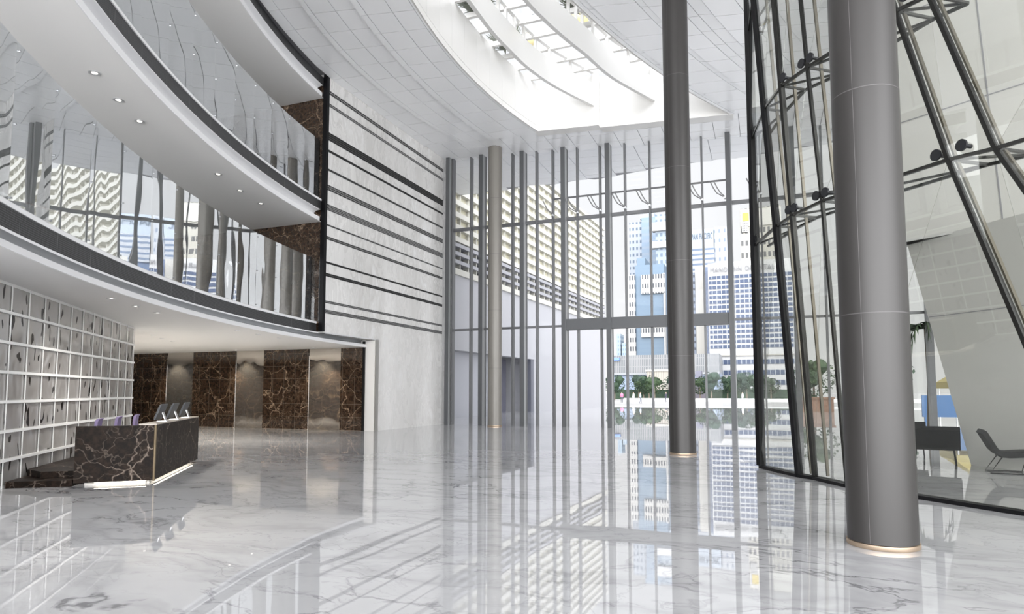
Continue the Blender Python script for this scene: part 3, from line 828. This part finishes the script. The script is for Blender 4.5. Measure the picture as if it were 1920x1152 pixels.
# ------------------------------------------------------------------ downlights
def downlight(x, y, z, r, label, grp):
    t = thing('downlight', label, 'light', (x, y, z), group=grp)
    m = MB(); m.lathe([(r * .5, -.004), (r * .70, -.014), (r, -.012), (r, .0)], (0, 0), 24); m.build('trim_ring', SILV, t, True, local=True)
    m = MB(); m.lathe([(r * .5, -.006), (r * .3, -.004), (.001, -.004)], (0, 0), 24); m.build('lens', LAMP, t, True, local=True)
    return t
g2 = 'downlights under the middle balcony'; g1 = 'downlights under the lowest balcony'
for i, (x, y) in enumerate(((-12.81, 8.96), (-13.51, 10.03), (-14.1, 11.04), (-15.34, 14.71), (-15.93, 16.21), (-16.36, 17.62))):
    downlight(x, y, 8.325, .115, 'round recessed downlight in the middle balcony soffit, %s from the left' % ORD[i], g2)
for i, (x, y) in enumerate(((-12.65, 9.44), (-13.26, 10.49), (-13.9, 11.59), (-15.51, 15.83), (-15.88, 17.16), (-16.26, 18.63))):
    downlight(x, y, 3.643, .085, 'round downlight by the edge of the lowest balcony soffit, %s from the left' % ORD[i], g1)
for i, (x, y) in enumerate(((-19.49, 16.13), (-20.41, 17.26), (-21.2, 18.41))):
    downlight(x, y, 3.643, .085, 'round downlight deep in the lobby soffit, %s of three from the left' % ORD[i], g1)
for i, (x, y) in enumerate(((-27.3, 23.35), (-22.9, 23.35), (-18.5, 23.35))):
    downlight(x, y, 3.643, .07, 'downlight washing the marble lobby wall, %s from the left' % ORD[i], g1)
    l = bpy.data.lights.new('lobby_spot', 'SPOT'); l.energy = 230; l.spot_size = R(85); l.spot_blend = .6; l.color = (1, .88, .7); l.shadow_soft_size = .04
    lo = bpy.data.objects.new('lobby_spot', l); COL.objects.link(lo); lo.location = (x, y, 3.60); lo.rotation_euler = (R(14), 0, 0)
for x in (-21.5, -25.0, -29.0, -33.0):  # added fill spots without fixtures, brightening the lobby wall that the mirrors reflect
    l = bpy.data.lights.new('lobby_fill', 'SPOT'); l.energy = 260; l.spot_size = R(110); l.spot_blend = .7; l.color = (1, .88, .72); l.shadow_soft_size = .05
    lo = bpy.data.objects.new('lobby_fill', l); COL.objects.link(lo); lo.location = (x, 15.6, 3.60); lo.rotation_euler = (R(-18), 0, 0)
for (x, y) in ((-12.65, 9.44), (-13.26, 10.49), (-13.9, 11.59), (-15.51, 15.83), (-15.88, 17.16), (-16.26, 18.63)):
    l = bpy.data.lights.new('edge_lamp', 'SPOT'); l.energy = 130; l.spot_size = R(120); l.spot_blend = .8; l.color = (1, .95, .88); l.shadow_soft_size = .06
    lo = bpy.data.objects.new('edge_lamp', l); COL.objects.link(lo); lo.location = (x, y, 3.60)
for (x, y) in ((-19.5, 16.2), (-22.5, 19.0), (-27, 19)):
    l = bpy.data.lights.new('lobby_lamp', 'SPOT'); l.energy = 700; l.spot_size = R(130); l.spot_blend = .8; l.color = (1, .93, .82); l.shadow_soft_size = .08
    lo = bpy.data.objects.new('lobby_lamp', l); COL.objects.link(lo); lo.location = (x, y, 3.60)

# ------------------------------------------------------------------ outside
CREAM = plain('hotel_cream', (.50, .48, .37), .6); HWHITE = plain('hotel_white', (.46, .45, .41), .6)
HGREY = plain('hotel_grey_window', (.085, .09, .105), .4); HBAND = plain('hotel_grey_band', (.28, .28, .30), .6); HPOD = plain('podium_white', (.34, .34, .36), .6)
ht = thing('hotel_building', 'cream gridded hotel block on a white podium, left of the glass front', 'building', (-18.4, 42.0, 0), R(-2.8))
bl = lambda m, n, mt: m.build(n, mt, ht, local=True)
m = MB()
m.box(-14, 0, -10, 2.4, 4.85, 9.35); m.box(-14, 0, 2.4, 9.2, 4.85, 9.35); m.box(-14, 0, 9.2, 31.1, 0, 9.35)
bl(m, 'podium', HPOD)
m = MB(); m.box(-14, -.7, -10, 2.6, 0, 4.4); bl(m, 'recess_wall', plain('recess_wall', (.33, .335, .365), .6))
m = MB(); m.box(-.75, .06, -10, 9.3, 4.40, 4.86); bl(m, 'entrance_lintel', HPOD)
m = MB(); m.box(-3, -2.2, 2.4, 8.4, 0, 4.4); bl(m, 'dark_door', plain('dark_door', (.10, .10, .13), .4))
m = MB(); m.box(-.5, .015, 8.55, 9.15, 0, 4.42); bl(m, 'dark_pilaster', plain('dark_pilaster', (.10, .105, .13), .4))
m = MB(); m.box(-14, .15, -10, 31.2, 9.35, 9.75); bl(m, 'podium_ledge', HWHITE)
m = MB(); m.box(-14, -.55, -10, 31.0, 9.75, 11.55); bl(m, 'grey_storeys', HGREY)
m = MB(); m.box(-14, -.35, -10, 31.0, 11.55, 20.5); bl(m, 'cream_storeys', CREAM)
z = 10.15
for i in range(3):
    m = MB(); m.box(-.56, 0, -10, 31.2, z, z + .24); bl(m, 'grey_floor_band', HBAND); z += .56
z = 11.62
for i in range(11):
    m = MB(); m.box(-.4, 0, -10, 31.2, z, z + .34); bl(m, 'floor_band', HWHITE); z += .82
m = MB(); m.box(-14, .05, -10, 31.25, 20.5, 20.8); bl(m, 'roof_edge', HWHITE)
for i in range(34):
    y = -9.5 + 1.2 * i
    m = MB(); m.box(-.55, -.12, y - .05, y + .05, 9.75, 20.5); bl(m, 'fin', HWHITE)

# distant towers
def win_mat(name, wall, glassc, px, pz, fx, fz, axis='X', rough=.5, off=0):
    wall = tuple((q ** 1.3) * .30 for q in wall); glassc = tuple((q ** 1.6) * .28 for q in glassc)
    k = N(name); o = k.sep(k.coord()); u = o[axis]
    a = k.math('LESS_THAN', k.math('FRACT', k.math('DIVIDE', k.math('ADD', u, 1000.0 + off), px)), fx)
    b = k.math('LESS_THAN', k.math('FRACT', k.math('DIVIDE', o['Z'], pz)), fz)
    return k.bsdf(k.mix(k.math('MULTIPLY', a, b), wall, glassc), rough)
BLG = (.30, .44, .60)
def tower(name, label, parts, loc):
    t = thing(name, label, 'building', loc, group='city buildings beyond the plaza')
    for (nm, x0, x1, y0, y1, z0, z1, mt) in parts:
        m = MB(); m.box(x0, x1, y0, y1, z0, z1); m.build(nm, mt, t)
    return t
wt = (.31, .31, .31)
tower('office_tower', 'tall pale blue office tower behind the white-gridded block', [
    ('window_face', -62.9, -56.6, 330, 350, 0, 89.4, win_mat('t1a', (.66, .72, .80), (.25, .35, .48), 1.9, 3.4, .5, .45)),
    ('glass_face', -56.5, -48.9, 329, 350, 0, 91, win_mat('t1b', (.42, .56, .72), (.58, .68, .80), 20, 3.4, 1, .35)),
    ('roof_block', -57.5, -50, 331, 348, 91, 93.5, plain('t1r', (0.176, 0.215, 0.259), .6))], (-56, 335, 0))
bluegl = win_mat('t2b', (.34, .48, .62), (.42, .56, .70), 30, 1.7, 1, .4)
dot = win_mat('t2a', (.90, .89, .86), (.16, .19, .24), 1.05, 3.6, .5, .5)
tower('office_tower', 'blue glass tower with white window grids, left of the middle column', [
    ('grid_strip', -50.7, -47.4, 259, 280, 0, 49, dot), ('glass_body', -47.4, -36, 260, 282, 0, 52.9, bluegl), ('stepped_top', -46.9, -43.6, 261, 280, 52.9, 56, bluegl),
    ('grid_block', -44.9, -35.7, 258.8, 262, 40.9, 48.6, dot), ('grid_block', -45.2, -36.0, 258.8, 262, 23.4, 28, dot), ('white_edge', -36.2, -35.6, 259, 262, 0, 49, plain('t2w', wt, .6))], (-45, 262, 0))
tower('apartment_tower', 'pale tower with broad white balcony bands, edge showing left of the middle column', [
    ('body', -45, -37, 300, 320, 0, 84, win_mat('t3', (.60, .70, .80), (.40, .50, .62), 2.2, 3.2, .5, .5)), ('balcony_band', -47, -37, 298, 302, 68, 71, plain('t3w', wt, .6)), ('balcony_band', -46.5, -37, 298, 302, 76, 80, plain('t3w2', wt, .6))], (-42, 305, 0))
pp = tower('hotel_tower', 'blue and white hotel tower with roof lettering, right of the middle column', [
    ('crown', -34, -20.6, 319.6, 340, 70, 80, plain('pp1', (0.227, 0.259, 0.3), .6)), ('balconies', -34, -20.4, 319, 340, 59, 71, win_mat('pp2', (.80, .83, .88), (.40, .50, .66), 30, 2.4, 1, .4)),
    ('glass_body', -34, -20.9, 320, 340, 0, 60, win_mat('pp3', (.22, .34, .56), (.34, .46, .66), 3.2, 2.6, .9, .3)), ('side_wing', -20.4, -14.5, 322, 340, 0, 81, win_mat('pp4', (.78, .81, .86), (.5, .58, .7), 2.4, 4.6, .35, .4))], (-28, 325, 0))
slabt = tower('slab_tower', 'narrow cream slab tower beside the wide blue-windowed hotel', [
    ('cream_face', -21.2, -18.5, 230, 246, 0, 45, plain('sl1', (0.292, 0.284, 0.263), .6)), ('blue_strip', -18.4, -16.6, 230.5, 246, 0, 44.8, plain('sl2', (0.04, 0.065, 0.127), .3)), ('side_windows', -22.2, -21.3, 230.5, 246, 0, 43, win_mat('sl3', (.45, .52, .64), (.14, .18, .26), 1.2, 2.3, .5, .4))], (-19, 232, 0))
md_parts = [('body', -16.2, 10, 220, 240, 0, 44, plain('md1', (0.292, 0.292, 0.292), .6))]
md = tower('hotel_tower', 'white hotel with rows of blue windows, next to the black glass frame', md_parts, (-8, 222, 0))
MW = win_mat('md_win', (.80, .84, .88), (.10, .20, .38), 1.42, 100, .86, 1, off=.3)
zz = 39.6; i = 0
while zz > 15.2:
    m = MB(); m.box(-15.9, 9.5, 219.8, 220.3, zz - 1.05, zz); m.build('window_row', MW, md); zz -= 1.63
for zt_ in (12.0, 8.6, 5.4):
    m = MB(); m.box(-15.9, 9.5, 219.8, 220.3, zt_ - 1.5, zt_); m.build('window_row', MW, md)
m = MB(); m.box(-16.4, 10.2, 219.3, 221, 13.2, 13.6); m.build('ledge', plain('md_ledge', (0.203, 0.195, 0.176), .6), md)
tower('office_tower', 'cream office tower with a yellow roof sign, above the white hotel', [
    ('body', -10.5, 12, 400, 420, 0, 110, win_mat('ys', (.86, .83, .74), (.30, .30, .30), 2.45, 7.3, .55, .42)), ('sign_panel', -10.2, 12, 399.2, 401, 99, 109, plain('ysp', (0.309, 0.3, 0.275), .6)), ('yellow_sign', -9.0, -5.6, 398.6, 399.6, 102.2, 107, plain('ysy', (0.317, 0.243, 0.028), .6)), ('louvre', -9.6, -6.2, 398.8, 399.6, 95.5, 101, win_mat('ysl', (.75, .74, .7), (.3, .3, .32), .9, 1.3, .55, .55))], (-5, 402, 0))
ml = tower('mall', 'low grey latticed shopping building behind the trees, left of the middle column', [
    ('lattice_face', -44, -12, 200, 215, 7.2, 13, win_mat('ml1', (.60, .61, .62), (.40, .43, .46), .55, 2.4, .35, .9)), ('dark_base', -44, -12, 200.5, 215, 0, 7.2, plain('ml2', (.16, .20, .27), .5)), ('eave', -44.3, -12, 199.4, 200.4, 6.9, 7.5, plain('ml3', (0.195, 0.203, 0.211), .6)), ('blue_sign', -43.6, -41.6, 199.0, 199.8, 11.4, 12.3, plain('ml4', (.10, .18, .42), .5))], (-28, 205, 0))
tower('pavilion', 'small cream pavilion among the trees left of the middle column', [
    ('body', -31.8, -25.6, 190, 197, 0, 7.6, win_mat('pv', (.84, .80, .72), (.64, .6, .53), .5, 50, .3, 1)), ('roof', -32.1, -25.4, 189.7, 197, 7.6, 8.1, plain('pvr', (0.309, 0.3, 0.275), .6))], (-28, 193, 0))
tower('stone_block', 'grey-purple stone block under the cream slab tower, by the middle column', [('lower', -14.4, -11.8, 145, 148, 0, 3.4, plain('sb1', (0.106, 0.095, 0.113), .7)), ('upper', -13.8, -12.5, 145.3, 148, 3.4, 6.2, plain('sb2', (0.127, 0.127, 0.164), .7))], (-13.5, 151, 0))
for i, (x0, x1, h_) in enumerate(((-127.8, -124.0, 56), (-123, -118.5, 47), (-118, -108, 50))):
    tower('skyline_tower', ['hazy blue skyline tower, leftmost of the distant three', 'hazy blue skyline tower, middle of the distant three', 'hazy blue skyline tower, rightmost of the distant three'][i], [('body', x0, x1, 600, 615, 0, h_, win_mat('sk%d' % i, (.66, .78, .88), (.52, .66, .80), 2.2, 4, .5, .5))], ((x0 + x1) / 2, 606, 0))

def lettering(txt, x, y, z, size, mat, parent, width):
    cu = bpy.data.curves.new('lettering', 'FONT'); cu.body = txt; cu.size = size; cu.extrude = .12; cu.space_character = 1.12
    o = bpy.data.objects.new('lettering', cu); COL.objects.link(o)
    o.rotation_euler = (R(90), 0, 0); o.location = (x, y, z)
    bpy.context.view_layer.update()
    me = bpy.data.meshes.new_from_object(o.evaluated_get(bpy.context.evaluated_depsgraph_get()))
    xs_ = [v.co.x for v in me.vertices]; sx = width / (max(xs_) - min(xs_))
    me.transform(Matrix.LocRotScale(Vector((x, y, z)), o.rotation_euler.to_quaternion(), Vector((sx, 1, 1))))
    bpy.data.objects.remove(o); bpy.data.curves.remove(cu)
    me.name = 'lettering'; me.materials.clear(); me.materials.append(mat)
    q = bpy.data.objects.new('lettering', me); COL.objects.link(q); q.parent = parent
    q.matrix_parent_inverse = Matrix.Translation(-Vector(parent.location)); return q
SIGN = plain('sign_letter', (.04, .06, .09), .5); SIGN2 = plain('sign_letter_grey', (.12, .12, .125), .5)
lettering('PAN PACIFIC', -30.9, 319.4, 75.2, 4.2, SIGN, pp, 9.8)
lettering('MANDARIN ORIENTAL', -15.5, 219.4, 40.75, 2.3, SIGN2, md, 19.6)
lettering('S', -4.9, 398.8, 102.6, 5.6, plain('ys_letter', (.12, .115, .11), .5), bpy.data.objects['office_tower.002'], 2.6)

# ground beyond the plaza, kerb, trees, people
m = MB(); m.box(-420, 300, 75.01, 760, -.3, -.05); tag(m.build('ground', plain('paving', (.34, .335, .33), .8)), kind='structure')
m = MB(); m.box(-24, 40, 75.0, 75.6, -.1, .10); m.box(-24, 40, 118, 118.5, -.1, .55); tag(m.build('kerb', plain('kerb_stone', (.5, .5, .5), .7)), kind='structure')
LEAF = [None] * 3
for i, (a, b) in enumerate((((.006, .021, .012), (.022, .05, .02)), ((.008, .024, .009), (.034, .062, .02)), ((.007, .019, .014), (.02, .045, .026)))):
    k = N('foliage_%d' % i); f, _ = k.noise(k.coord(), 1.4, 4, .7); LEAF[i] = k.bsdf(k.mix(k.ramp(f, [(.35, 0), (.65, 1)]), a, b), .7)
BARK = plain('bark', (.16, .13, .10), .9)
def make_tree(mi, name, label, h_=5.2, wd=2.3):
    t = thing(name, label, 'tree', (0, 0, 0), group='trees along the promenade')
    m = MB(); m.tube([(0, 0, 0), (.05, .03, h_ * .35), (.0, 0, h_ * .6)], [.16, .12, .07], 7); m.build('trunk', BARK, t, local=True)
    m = MB()
    for i in range(9):
        a = random.uniform(0, 6.28); r_ = random.uniform(0, wd * .55)
        m.ico((r_ * cos(a), r_ * sin(a), h_ * .62 + random.uniform(-.18, .26) * h_), random.uniform(.6, 1.0) * wd * .42, .16, 2)
    for i in range(420):
        a = random.uniform(0, 6.28); e = random.uniform(-1, 1); rr = wd * random.uniform(.75, 1.08)
        q = Vector((rr * cos(a) * sqrt(1 - e * e), rr * sin(a) * sqrt(1 - e * e), h_ * .64 + e * h_ * .36))
        u = Vector((random.gauss(0, 1), random.gauss(0, 1), random.gauss(0, 1))).normalized(); v = u.orthogonal().normalized()
        s_ = random.uniform(.10, .24); m.add([q - u * s_, q + v * s_ * .6, q + u * s_, q - v * s_ * .6], [(0, 1, 2, 3)])
    m.build('crown', LEAF[mi], t, local=True)
    return t
protos = [make_tree(0, 'broadleaf_tree', 'x'), make_tree(1, 'broadleaf_tree', 'x', 4.6, 2.0), make_tree(2, 'broadleaf_tree', 'x', 5.6, 2.5)]
spots = [(-28.9, 0), (-26.6, 2), (-24.6, 1), (-22.6, 0), (-20.7, 1), (-18.6, 2), (-16.4, 0), (-12.2, 1), (-9.6, 2), (-7.4, 0), (-5.3, 1), (-3.2, 2), (-1.0, 0), (1.4, 1)]
for i, (x, kd) in enumerate(spots):
    lab = 'green tree in the promenade row, %s from the left' % ORD[i]
    y = 133 + 5 * ((i * 3) % 4)
    if i < 3 and False: pass
    pr = protos[kd]
    if pr['label'] == 'x':
        pr['label'] = lab; pr.location = (x, y, -.05); pr.rotation_euler = (0, 0, i)
    else: dup(pr, (x, y, -.05), i * 1.3, lab)
m = MB(); m.box(-34, 8, 150, 151.5, -.05, 2.2); tag(m.build('clipped_hedge', LEAF[0]), 'long dark clipped hedge behind the promenade trees', 'hedge')

# small figures on the promenade
def figure(loc, rz, label, shirt, pants, pose):
    import bmesh
    J = {'pel': (0, 0, .95), 'ch': (0, 0, 1.28), 'nk': (0, .01, 1.47), 'hd': (0, .02, 1.60), 'tp': (0, .02, 1.72),
         'ls': (-.18, 0, 1.42), 'le': (-.23, .02, 1.14), 'lw': (-.22, .12, .90), 'rs': (.18, 0, 1.42), 're': (.23, .02, 1.14), 'rw': (.22, .10 + pose * .1, .90),
         'lh': (-.09, 0, .92), 'lk': (-.10, .05 + pose, .50), 'la': (-.10, pose * .9, .06), 'lt': (-.10, pose * .9 + .13, .03), 'rh': (.09, 0, .92), 'rk': (.10, .05 - pose * .3, .50), 'ra': (.10, -pose, .06), 'rt': (.10, -pose + .13, .03)}
    rad = dict(pel=.15, ch=.16, nk=.06, hd=.10, tp=.07, ls=.065, le=.045, lw=.035, rs=.065, re=.045, rw=.035, lh=.09, lk=.06, la=.045, lt=.035, rh=.09, rk=.06, ra=.045, rt=.035)
    E_ = [('pel', 'ch'), ('ch', 'nk'), ('nk', 'hd'), ('hd', 'tp'), ('ch', 'ls'), ('ls', 'le'), ('le', 'lw'), ('ch', 'rs'), ('rs', 're'), ('re', 'rw'), ('pel', 'lh'), ('lh', 'lk'), ('lk', 'la'), ('la', 'lt'), ('pel', 'rh'), ('rh', 'rk'), ('rk', 'ra'), ('ra', 'rt')]
    ks = list(J); me = bpy.data.meshes.new('person'); me.from_pydata([J[q] for q in ks], [(ks.index(a), ks.index(b)) for a, b in E_], [])
    o = bpy.data.objects.new('person', me); COL.objects.link(o)
    md_ = o.modifiers.new('s', 'SKIN'); sv = me.skin_vertices[0].data
    for i, q in enumerate(ks): sv[i].radius = (rad[q], rad[q]); sv[i].use_root = (q == 'pel')
    o.modifiers.new('u', 'SUBSURF').levels = 1
    bpy.context.view_layer.update()
    m2 = bpy.data.meshes.new_from_object(o.evaluated_get(bpy.context.evaluated_depsgraph_get()))
    bpy.data.objects.remove(o)
    k = N('person_%d' % len(bpy.data.materials)); zc = k.sep(k.coord())['Z']
    col = k.mix(k.math('GREATER_THAN', zc, .93), pants, shirt); col = k.mix(k.math('GREATER_THAN', zc, 1.46), col, (.55, .38, .28)); col = k.mix(k.math('GREATER_THAN', zc, 1.64), col, (.02, .015, .012))
    k.bsdf(col, .7); m2.materials.clear(); m2.materials.append(k.m)
    m2.polygons.foreach_set('use_smooth', [True] * len(m2.polygons))
    p = bpy.data.objects.new('person', m2); COL.objects.link(p); p.location = loc; p.rotation_euler = (0, 0, rz)
    tag(p, label, 'person', 'people on the promenade')
figure((-18.0, 96, -.05), 1.2, 'person in white shirt walking on the promenade, left of the middle column', (.85, .85, .85), (.75, .74, .72), .16)
figure((-17.2, 97, -.05), -1.4, 'person in pale blue top walking beside the person in white', (.5, .6, .75), (.15, .16, .2), .12)
figure((-21.4, 104, -.05), .4, 'person in pink top standing at the left end of the promenade', (.75, .2, .35), (.1, .1, .12), .04)
figure((-2.9, 100, -.05), 2.0, 'person in white walking on the promenade beside the black glass frame', (.88, .88, .88), (.8, .8, .8), .14)
figure((-15.5, 112, -.05), 2.4, 'person in dark clothes farther back on the promenade', (.05, .05, .07), (.06, .06, .08), .1)

# right-hand garden seen through the enclosure: palm, tents, low wall
pal = thing('palm_tree', 'slim palm tree outside, between the nearest column and the lounge wall', 'tree', (6.3, 31, 0))
m = MB(); m.tube([(6.3, 31, 0), (6.36, 31, 2.0), (6.3, 31, 4.3)], [.12, .09, .06], 8); m.build('trunk', BARK, pal, True)
for i in range(16):
    a = i * 2.4; el = .9 - .1 * (i % 5); L = 1.5 + .3 * (i % 3)
    m = MB(); pts = []
    for j in range(7):
        q = j / 6; pts.append(Vector((6.3 + cos(a) * L * q, 31 + sin(a) * L * q, 4.3 + L * (el * q - 1.15 * q * q))))
    for j in range(1, 7):
        d = (pts[j] - pts[j - 1]); sd = d.cross(Vector((0, 0, 1))).normalized()
        for s_ in (-1, 1):
            tip = pts[j] + sd * s_ * (.30 * (1.1 - j / 7)) + d * .8 - Vector((0, 0, .12))
            m.add([pts[j - 1], pts[j], tip], [(0, 1, 2)])
    m.tube([tuple(p) for p in pts], .012, 5); m.build('frond', LEAF[1], pal)
gz = thing('market_tent', 'yellow peaked market tent outside beyond the lounge', 'tent', (12.6, 46, 0))
m = MB(); m.add([(10.2, 44, 2.3), (15.2, 44, 2.3), (15.2, 48, 2.3), (10.2, 48, 2.3), (12.7, 46, 4.2), (10.2, 44, 1.9), (15.2, 44, 1.9), (15.2, 48, 1.9), (10.2, 48, 1.9)], [(0, 1, 4), (1, 2, 4), (2, 3, 4), (3, 0, 4), (0, 5, 6, 1), (1, 6, 7, 2), (2, 7, 8, 3), (3, 8, 5, 0)]); m.build('roof', plain('tent_yellow', (.36, .30, .12), .7), gz)
for (x, y) in ((10.3, 44.1), (15.1, 44.1), (15.1, 47.9), (10.3, 47.9)):
    m = MB(); m.tube([(x, y, 0), (x, y, 2.2)], .04, 8); m.build('leg', SILV, gz)
m = MB(); m.box(8.2, 11.2, 42, 42.15, .3, 1.5); m.box(8.3, 8.4, 42, 42.15, 0, .3); m.box(11.0, 11.1, 42, 42.15, 0, .3); tag(m.build('blue_banner', plain('banner_blue', (.05, .12, .26), .7)), 'low blue banner in front of the yellow tent', 'banner')
m = MB(); m.box(2.6, 5.4, 60, 61.5, 0, 1.1); m.box(2.5, 5.5, 59.9, 61.6, 1.1, 1.25); tag(m.build('planter', plain('terracotta', (.14, .075, .045), .7)), 'terracotta planter box outside, left of the nearest column', 'planter')
dup(protos[1], (4.3, 66, 0), .5, 'green tree outside, behind the terracotta planter')
dup(protos[0], (9.5, 64, 0), 2.5, 'green tree outside, behind the yellow market tent')

# roof garden seen through the skylight
for i, (x, y, r_, lb) in enumerate(((-8.0, 22.8, .55, 'white globe lamp above the skylight, nearest'), (-6.9, 25.6, .42, 'golden globe lamp above the skylight, between the curved beams'), (-9.5, 26.3, .34, 'small golden globe lamp above the skylight, left of the beams'))):
    t = thing('globe_lamp', lb, 'lamp', (x, y, 17.1), group='globe lamps over the skylight')
    m = MB(); m.ico((x, y, 17.1 + r_), r_, 0, 3); m.build('globe', plain('globe_%d' % i, (.85, .84, .8) if i == 0 else (.62, .52, .25), .4), t, True)
    m = MB(); m.tube([(x, y, 16.37), (x, y, 17.15)], .04, 8); m.build('stem', SILV, t)
for i, (x, y, s_) in enumerate(((-9.9, 21.5, 1.0), (-9.8, 24.6, .9), (-7.1, 20.6, 1.1), (-6.2, 23.0, .9), (-4.3, 21.5, 1.0))):
    t = thing('roof_shrub', 'grey-green roof shrub over the skylight, %s from the left' % ORD[[0, 1, 2, 3, 4][i]], 'shrub', (x, y, 16.37), group='shrubs over the skylight')
    m = MB()
    for q in range(420):
        a = random.uniform(0, 6.28); e = random.uniform(.05, 1.2); L = s_ * random.uniform(.4, 1.1)
        d = Vector((cos(a) * cos(e), sin(a) * cos(e), sin(e))); sd = d.cross(Vector((0, 0, 1))).normalized() * .07
        b_ = Vector((x + random.uniform(-.35, .35), y + random.uniform(-.35, .35), 16.45))
        m.add([b_ - sd, b_ + sd, b_ + d * L], [(0, 1, 2)])
    k = N('shrub_%d' % i); k.bsdf((.17, .19, .13), .8); m.build('foliage', k.m, t)

fix_normals()

# ------------------------------------------------------------------ world, camera
BACK_LOBE, SKYBASE, ZENITH = 8.4, .76, 1.4
w = bpy.data.worlds.new('sky'); SC.world = w; w.use_nodes = True
nt = w.node_tree; nt.nodes.clear()
out = nt.nodes.new('ShaderNodeOutputWorld'); bg = nt.nodes.new('ShaderNodeBackground')
tc = nt.nodes.new('ShaderNodeTexCoord'); sp = nt.nodes.new('ShaderNodeSeparateXYZ'); rp = nt.nodes.new('ShaderNodeValToRGB')
nt.links.new(tc.outputs['Generated'], sp.inputs[0]); nt.links.new(sp.outputs['Z'], rp.inputs[0]); nt.links.new(rp.outputs[0], bg.inputs[0]); nt.links.new(bg.outputs[0], out.inputs[0])
e = rp.color_ramp.elements; e[0].position = 0; e[0].color = (.955, .955, .96, 1); e[1].position = .7; e[1].color = (.93, .945, .98, 1)
# added bright lobe behind the camera, just below the horizon, to fill the hall
dt = nt.nodes.new('ShaderNodeVectorMath'); dt.operation = 'DOT_PRODUCT'
dt.inputs[1].default_value = Vector((.30, -.93, -.14)).normalized()
nt.links.new(tc.outputs['Generated'], dt.inputs[0])
mx = nt.nodes.new('ShaderNodeMath'); mx.operation = 'MAXIMUM'; nt.links.new(dt.outputs['Value'], mx.inputs[0]); mx.inputs[1].default_value = 0
pw = nt.nodes.new('ShaderNodeMath'); pw.operation = 'POWER'; nt.links.new(mx.outputs[0], pw.inputs[0]); pw.inputs[1].default_value = 1.3
ml_ = nt.nodes.new('ShaderNodeMath'); ml_.operation = 'MULTIPLY_ADD'; nt.links.new(pw.outputs[0], ml_.inputs[0]); ml_.inputs[1].default_value = BACK_LOBE; ml_.inputs[2].default_value = SKYBASE
zp = nt.nodes.new('ShaderNodeMath'); zp.operation = 'MAXIMUM'; nt.links.new(sp.outputs['Z'], zp.inputs[0]); zp.inputs[1].default_value = 0
z2 = nt.nodes.new('ShaderNodeMath'); z2.operation = 'POWER'; nt.links.new(zp.outputs[0], z2.inputs[0]); z2.inputs[1].default_value = 4
z3 = nt.nodes.new('ShaderNodeMath'); z3.operation = 'MULTIPLY_ADD'; nt.links.new(z2.outputs[0], z3.inputs[0]); z3.inputs[1].default_value = ZENITH; nt.links.new(ml_.outputs[0], z3.inputs[2])
nt.links.new(z3.outputs[0], bg.inputs[1])
cam = bpy.data.cameras.new('camera'); co = bpy.data.objects.new('camera', cam); COL.objects.link(co)
cam.sensor_width = 36; cam.lens = 36 * 1211 / 1920; cam.shift_y = 69.58 / 1920; cam.clip_end = 3000; cam.clip_start = .05
co.location = (0, 0, 1.7); co.rotation_euler = (R(90 + 4.2231), 0, R(21.2528))
SC.camera = co
SC.view_settings.view_transform = 'Standard'; SC.view_settings.look = 'None'; SC.view_settings.gamma = 1
SC.view_settings.exposure = 0.45
SC.cycles.max_bounces = 12; SC.cycles.diffuse_bounces = 5; SC.cycles.glossy_bounces = 5; SC.cycles.transparent_max_bounces = 24
SC.cycles.caustics_reflective = False; SC.cycles.caustics_refractive = False
SC.cycles.sample_clamp_indirect = 6
